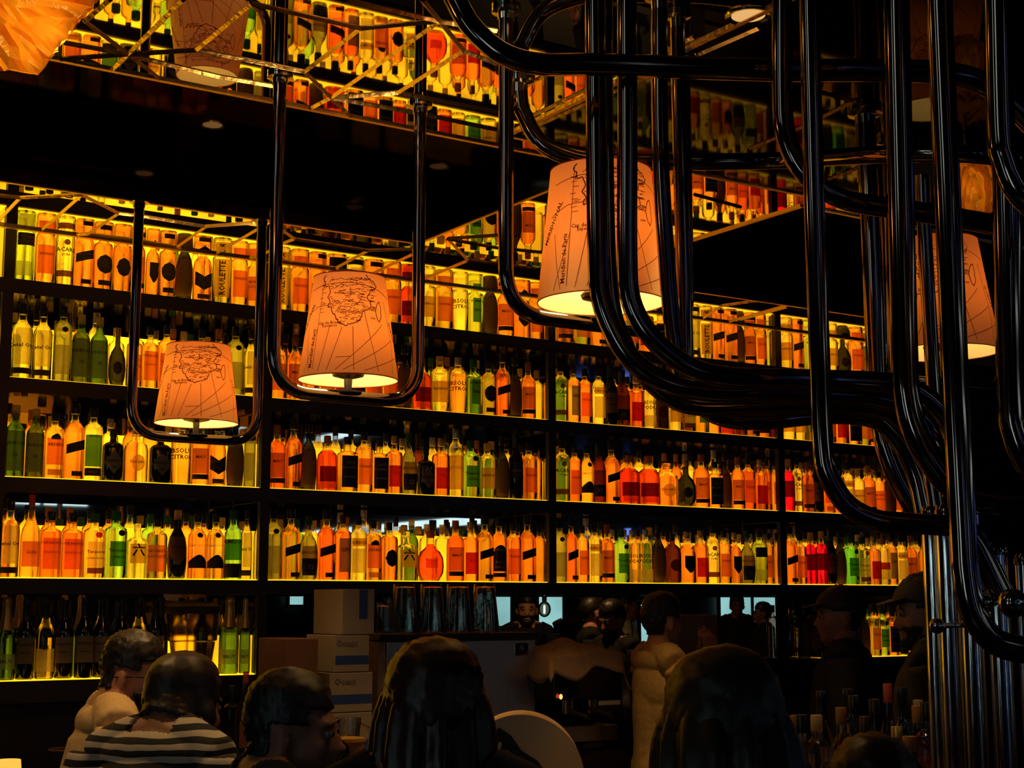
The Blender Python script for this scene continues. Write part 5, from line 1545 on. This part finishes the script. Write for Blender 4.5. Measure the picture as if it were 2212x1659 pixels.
# cream drum-shaped caddy with menus and straws
cp = at_d(1108, 1672, 3.72)
cd = thing('menu_caddy', 'cream round-ended caddy with black pocket holding menus and straws', 'caddy', (cp.x, cp.y, BZ + .001), -YAW)
rC = .155; zc_ = .12
dr = MB(); n = 40; vs = []; fs = []
for yy in (0, .15):
    for k in range(n + 1):
        q = PI * k / n
        vs.append((.02 + rC * math.cos(q), yy, zc_ + rC * math.sin(q)))
    vs += [(.02 - rC, yy, 0), (.02 + rC, yy, 0)]
m_ = n + 3
fs.append(tuple(range(0, n + 1)) + (n + 1, n + 2)); fs.append(tuple(m_ + k for k in ([n + 2, n + 1] + list(range(n, -1, -1)))))
for k in range(n): fs.append((k, m_ + k, m_ + k + 1, k + 1))
fs += [(n, m_ + n, m_ + n + 1, n + 1), (n + 1, m_ + n + 1, m_ + n + 2, n + 2), (n + 2, m_ + n + 2, m_, 0)]
M_creamp = pbr('cream_plastic', (.62, .42, .22), .45)
dr.add(vs, fs).obj('drum', M_creamp, cd, bevel=.0)
pk = MB(); vs = []
for yy in (-.006, -.001):
    for x_, z_ in ((-.06, .0), (-.06, .20), (-.035, .245), (-.005, .225), (.02, .19), (.06, .165), (.085, .13), (.075, .08), (.085, .04), (.09, .0)):
        vs.append((x_, yy, z_))
k_ = 10
pk.add(vs, [tuple(range(k_ - 1, -1, -1)), tuple(k_ + i for i in range(k_))] + [(i, (i + 1) % k_, k_ + (i + 1) % k_, k_ + i) for i in range(k_)]).obj('pocket', M_matblack, cd)
for k in range(9):
    x_ = -.20 + k * .015
    MB().box(x_, x_ + .0105, -.02, .14, .0, .255 - .004 * (k % 3)).obj('menu_booklet', paper('menu_paper', (.55, .38, .18), .2, .0), cd)
for k, (x0_, x1_) in enumerate(((-.075, -.03), (-.060, -.015), (-.085, -.050))):
    MB().tube([(x0_, -.012 - k * .004, 0.0), (x1_, -.012 - k * .004, .21 - k * .02)], .0045, 8).obj('straw', paper('white_straw', (.7, .6, .45), .2, 0), cd, smooth=True)
# glass pitcher and badge cup
pp = at_d(747, 1600, 3.68)
pt = thing('glass_pitcher', 'clear glass pitcher on the bar between two dark heads', 'pitcher', (pp.x, pp.y, BZ + .001), -YAW)
hp = at_d(747, 1552, 3.68).z - BZ; rp = 34 * 3.68 / FPX
MB().lathe([(rp * .85, 0), (rp, .02), (rp * 1.05, hp * .45), (rp * .80, hp * .80), (rp * .95, hp), (rp * .90, hp), (rp * .75, hp * .80), (rp, hp * .45), (rp * .9, .02), (.002, .018)], 32, capt=False).obj('vessel', M_thin, pt, smooth=True)
MB().tube(catmull([(rp * .8, 0, hp * .95), (rp * 1.6, 0, hp * .85), (rp * 1.6, 0, hp * .5), (rp, 0, hp * .3)], 6), .006, 10).obj('handle', M_thin, pt, smooth=True)
MB().box(-.004, .004, -rp * .6, -rp * .5, .05, hp * .85).obj('stirrer', pbr('pale_stirrer', (.5, .7, .8), .3), pt)
pc_ = at_d(722, 1622, 3.46)
cu = thing('paper_cup', 'tan paper cup with round black badge beside the glass pitcher', 'cup', (pc_.x + .03 * Rt.x, pc_.y + .03 * Rt.y, BZ + .001), -YAW)
zc2 = pc_.z - BZ
MB().lathe([(.030, 0), (.040, zc2 + .02), (.042, zc2 + .021), (.040, zc2 + .028)], 28).obj('cup_body', paper('tan_cup', (.70, .40, .10), .3, 0), cu, smooth=True)
cb = MB().lathe([(.001, 0), (.030, 0), (.030, .003), (.001, .003)], 32).mesh('badge', M_matblack)
bo_ = bpy.data.objects.new('badge', cb); bo_.location = (-.02, -.045, zc2); bo_.rotation_euler = (PI / 2, 0, 0); link(bo_, cu)
for k, ch in enumerate('TAPSTAP'):
    v2, f2 = text_mesh(ch, .0085, 0)
    q = PI / 2 - k * 2 * PI / 7
    MB().add([(-.02 + .0225 * math.cos(q) + (x * math.sin(q) + z * math.cos(q)), -.0485, zc2 + .0225 * math.sin(q) + (-x * math.cos(q) + z * math.sin(q))) for x, z in v2], f2).obj('lettering', P['white'], cu)
MB().tube([(-.02 + .015 * math.cos(k * PI / 12), -.0482, zc2 + .015 * math.sin(k * PI / 12)) for k in range(25)], .0008, 6, False).obj('badge_ring', P['white'], cu)
# blue-lit bottle and amber bottle seen between heads
for c, px, D, lb in (('g', 503, 3.98, 'blue-green bottle glimpsed between the striped shirt and the dark man'), ('p', 524, 4.05, 'orange long-necked bottle glimpsed beside the blue-green one')):
    pass
lc = thing('back_counter', 'low black counter under the wine bottles behind the seated guests', 'counter', (.7, 5.36, 0))
MB().box(0, 1.85, .02, .58, 0, .97).obj('cabinet', M_board, lc); MB().box(-.01, 1.86, 0, .60, .971, 1.0).obj('worktop', M_blackgloss, lc, bevel=.004)
G['blue'] = glass('blue_gin_glass', (.12, .45, .75), .4)  # blue light falling on the bottle is put into its glass colour
CAT['@'] = (.27, .036, .036, 3, 'square', 'blue', 'black', .42, [], [], 'blue glass gin bottle')
p = at_y(500, 1600, 5.62); place_bottle('@', (p.x, 5.62, 1.001), 'blue glass gin bottle glimpsed between the striped shirt and the dark man', 'bottles on the low back counter', .9)
p = at_y(528, 1600, 5.50); place_bottle('p', (p.x, 5.50, 1.001), 'orange long-necked bottle with salmon cap, beside the blue gin bottle', 'bottles on the low back counter', .9)
p = at_y(10, 1640, 5.50)
cdl = thing('candle_holder', 'glowing yellow candle holder at the bottom left corner', 'candle', (p.x, 5.45, 1.001))
MB().lathe([(.030, 0), (.045, .02), (.042, .05)], 24).obj('frosted_cup', emit('candle_cup_glow', (1, .45, .06), 1.3), cdl, smooth=True)
p = at_y(137, 1625, 5.55)
bo = thing('bowl', 'little dark bowl with pale rim left of the beige hooded top', 'bowl', (p.x, 5.55, 1.001))
MB().lathe([(.025, 0), (.045, .03), (.052, .066)], 32, capt=False).obj('bowl_wall', M_matblack, bo, smooth=True)
MB().tube([(.052 * math.cos(k * PI / 16), .052 * math.sin(k * PI / 16), .066) for k in range(33)], .0035, 8, False).obj('rim', P['tan'], bo, smooth='all')
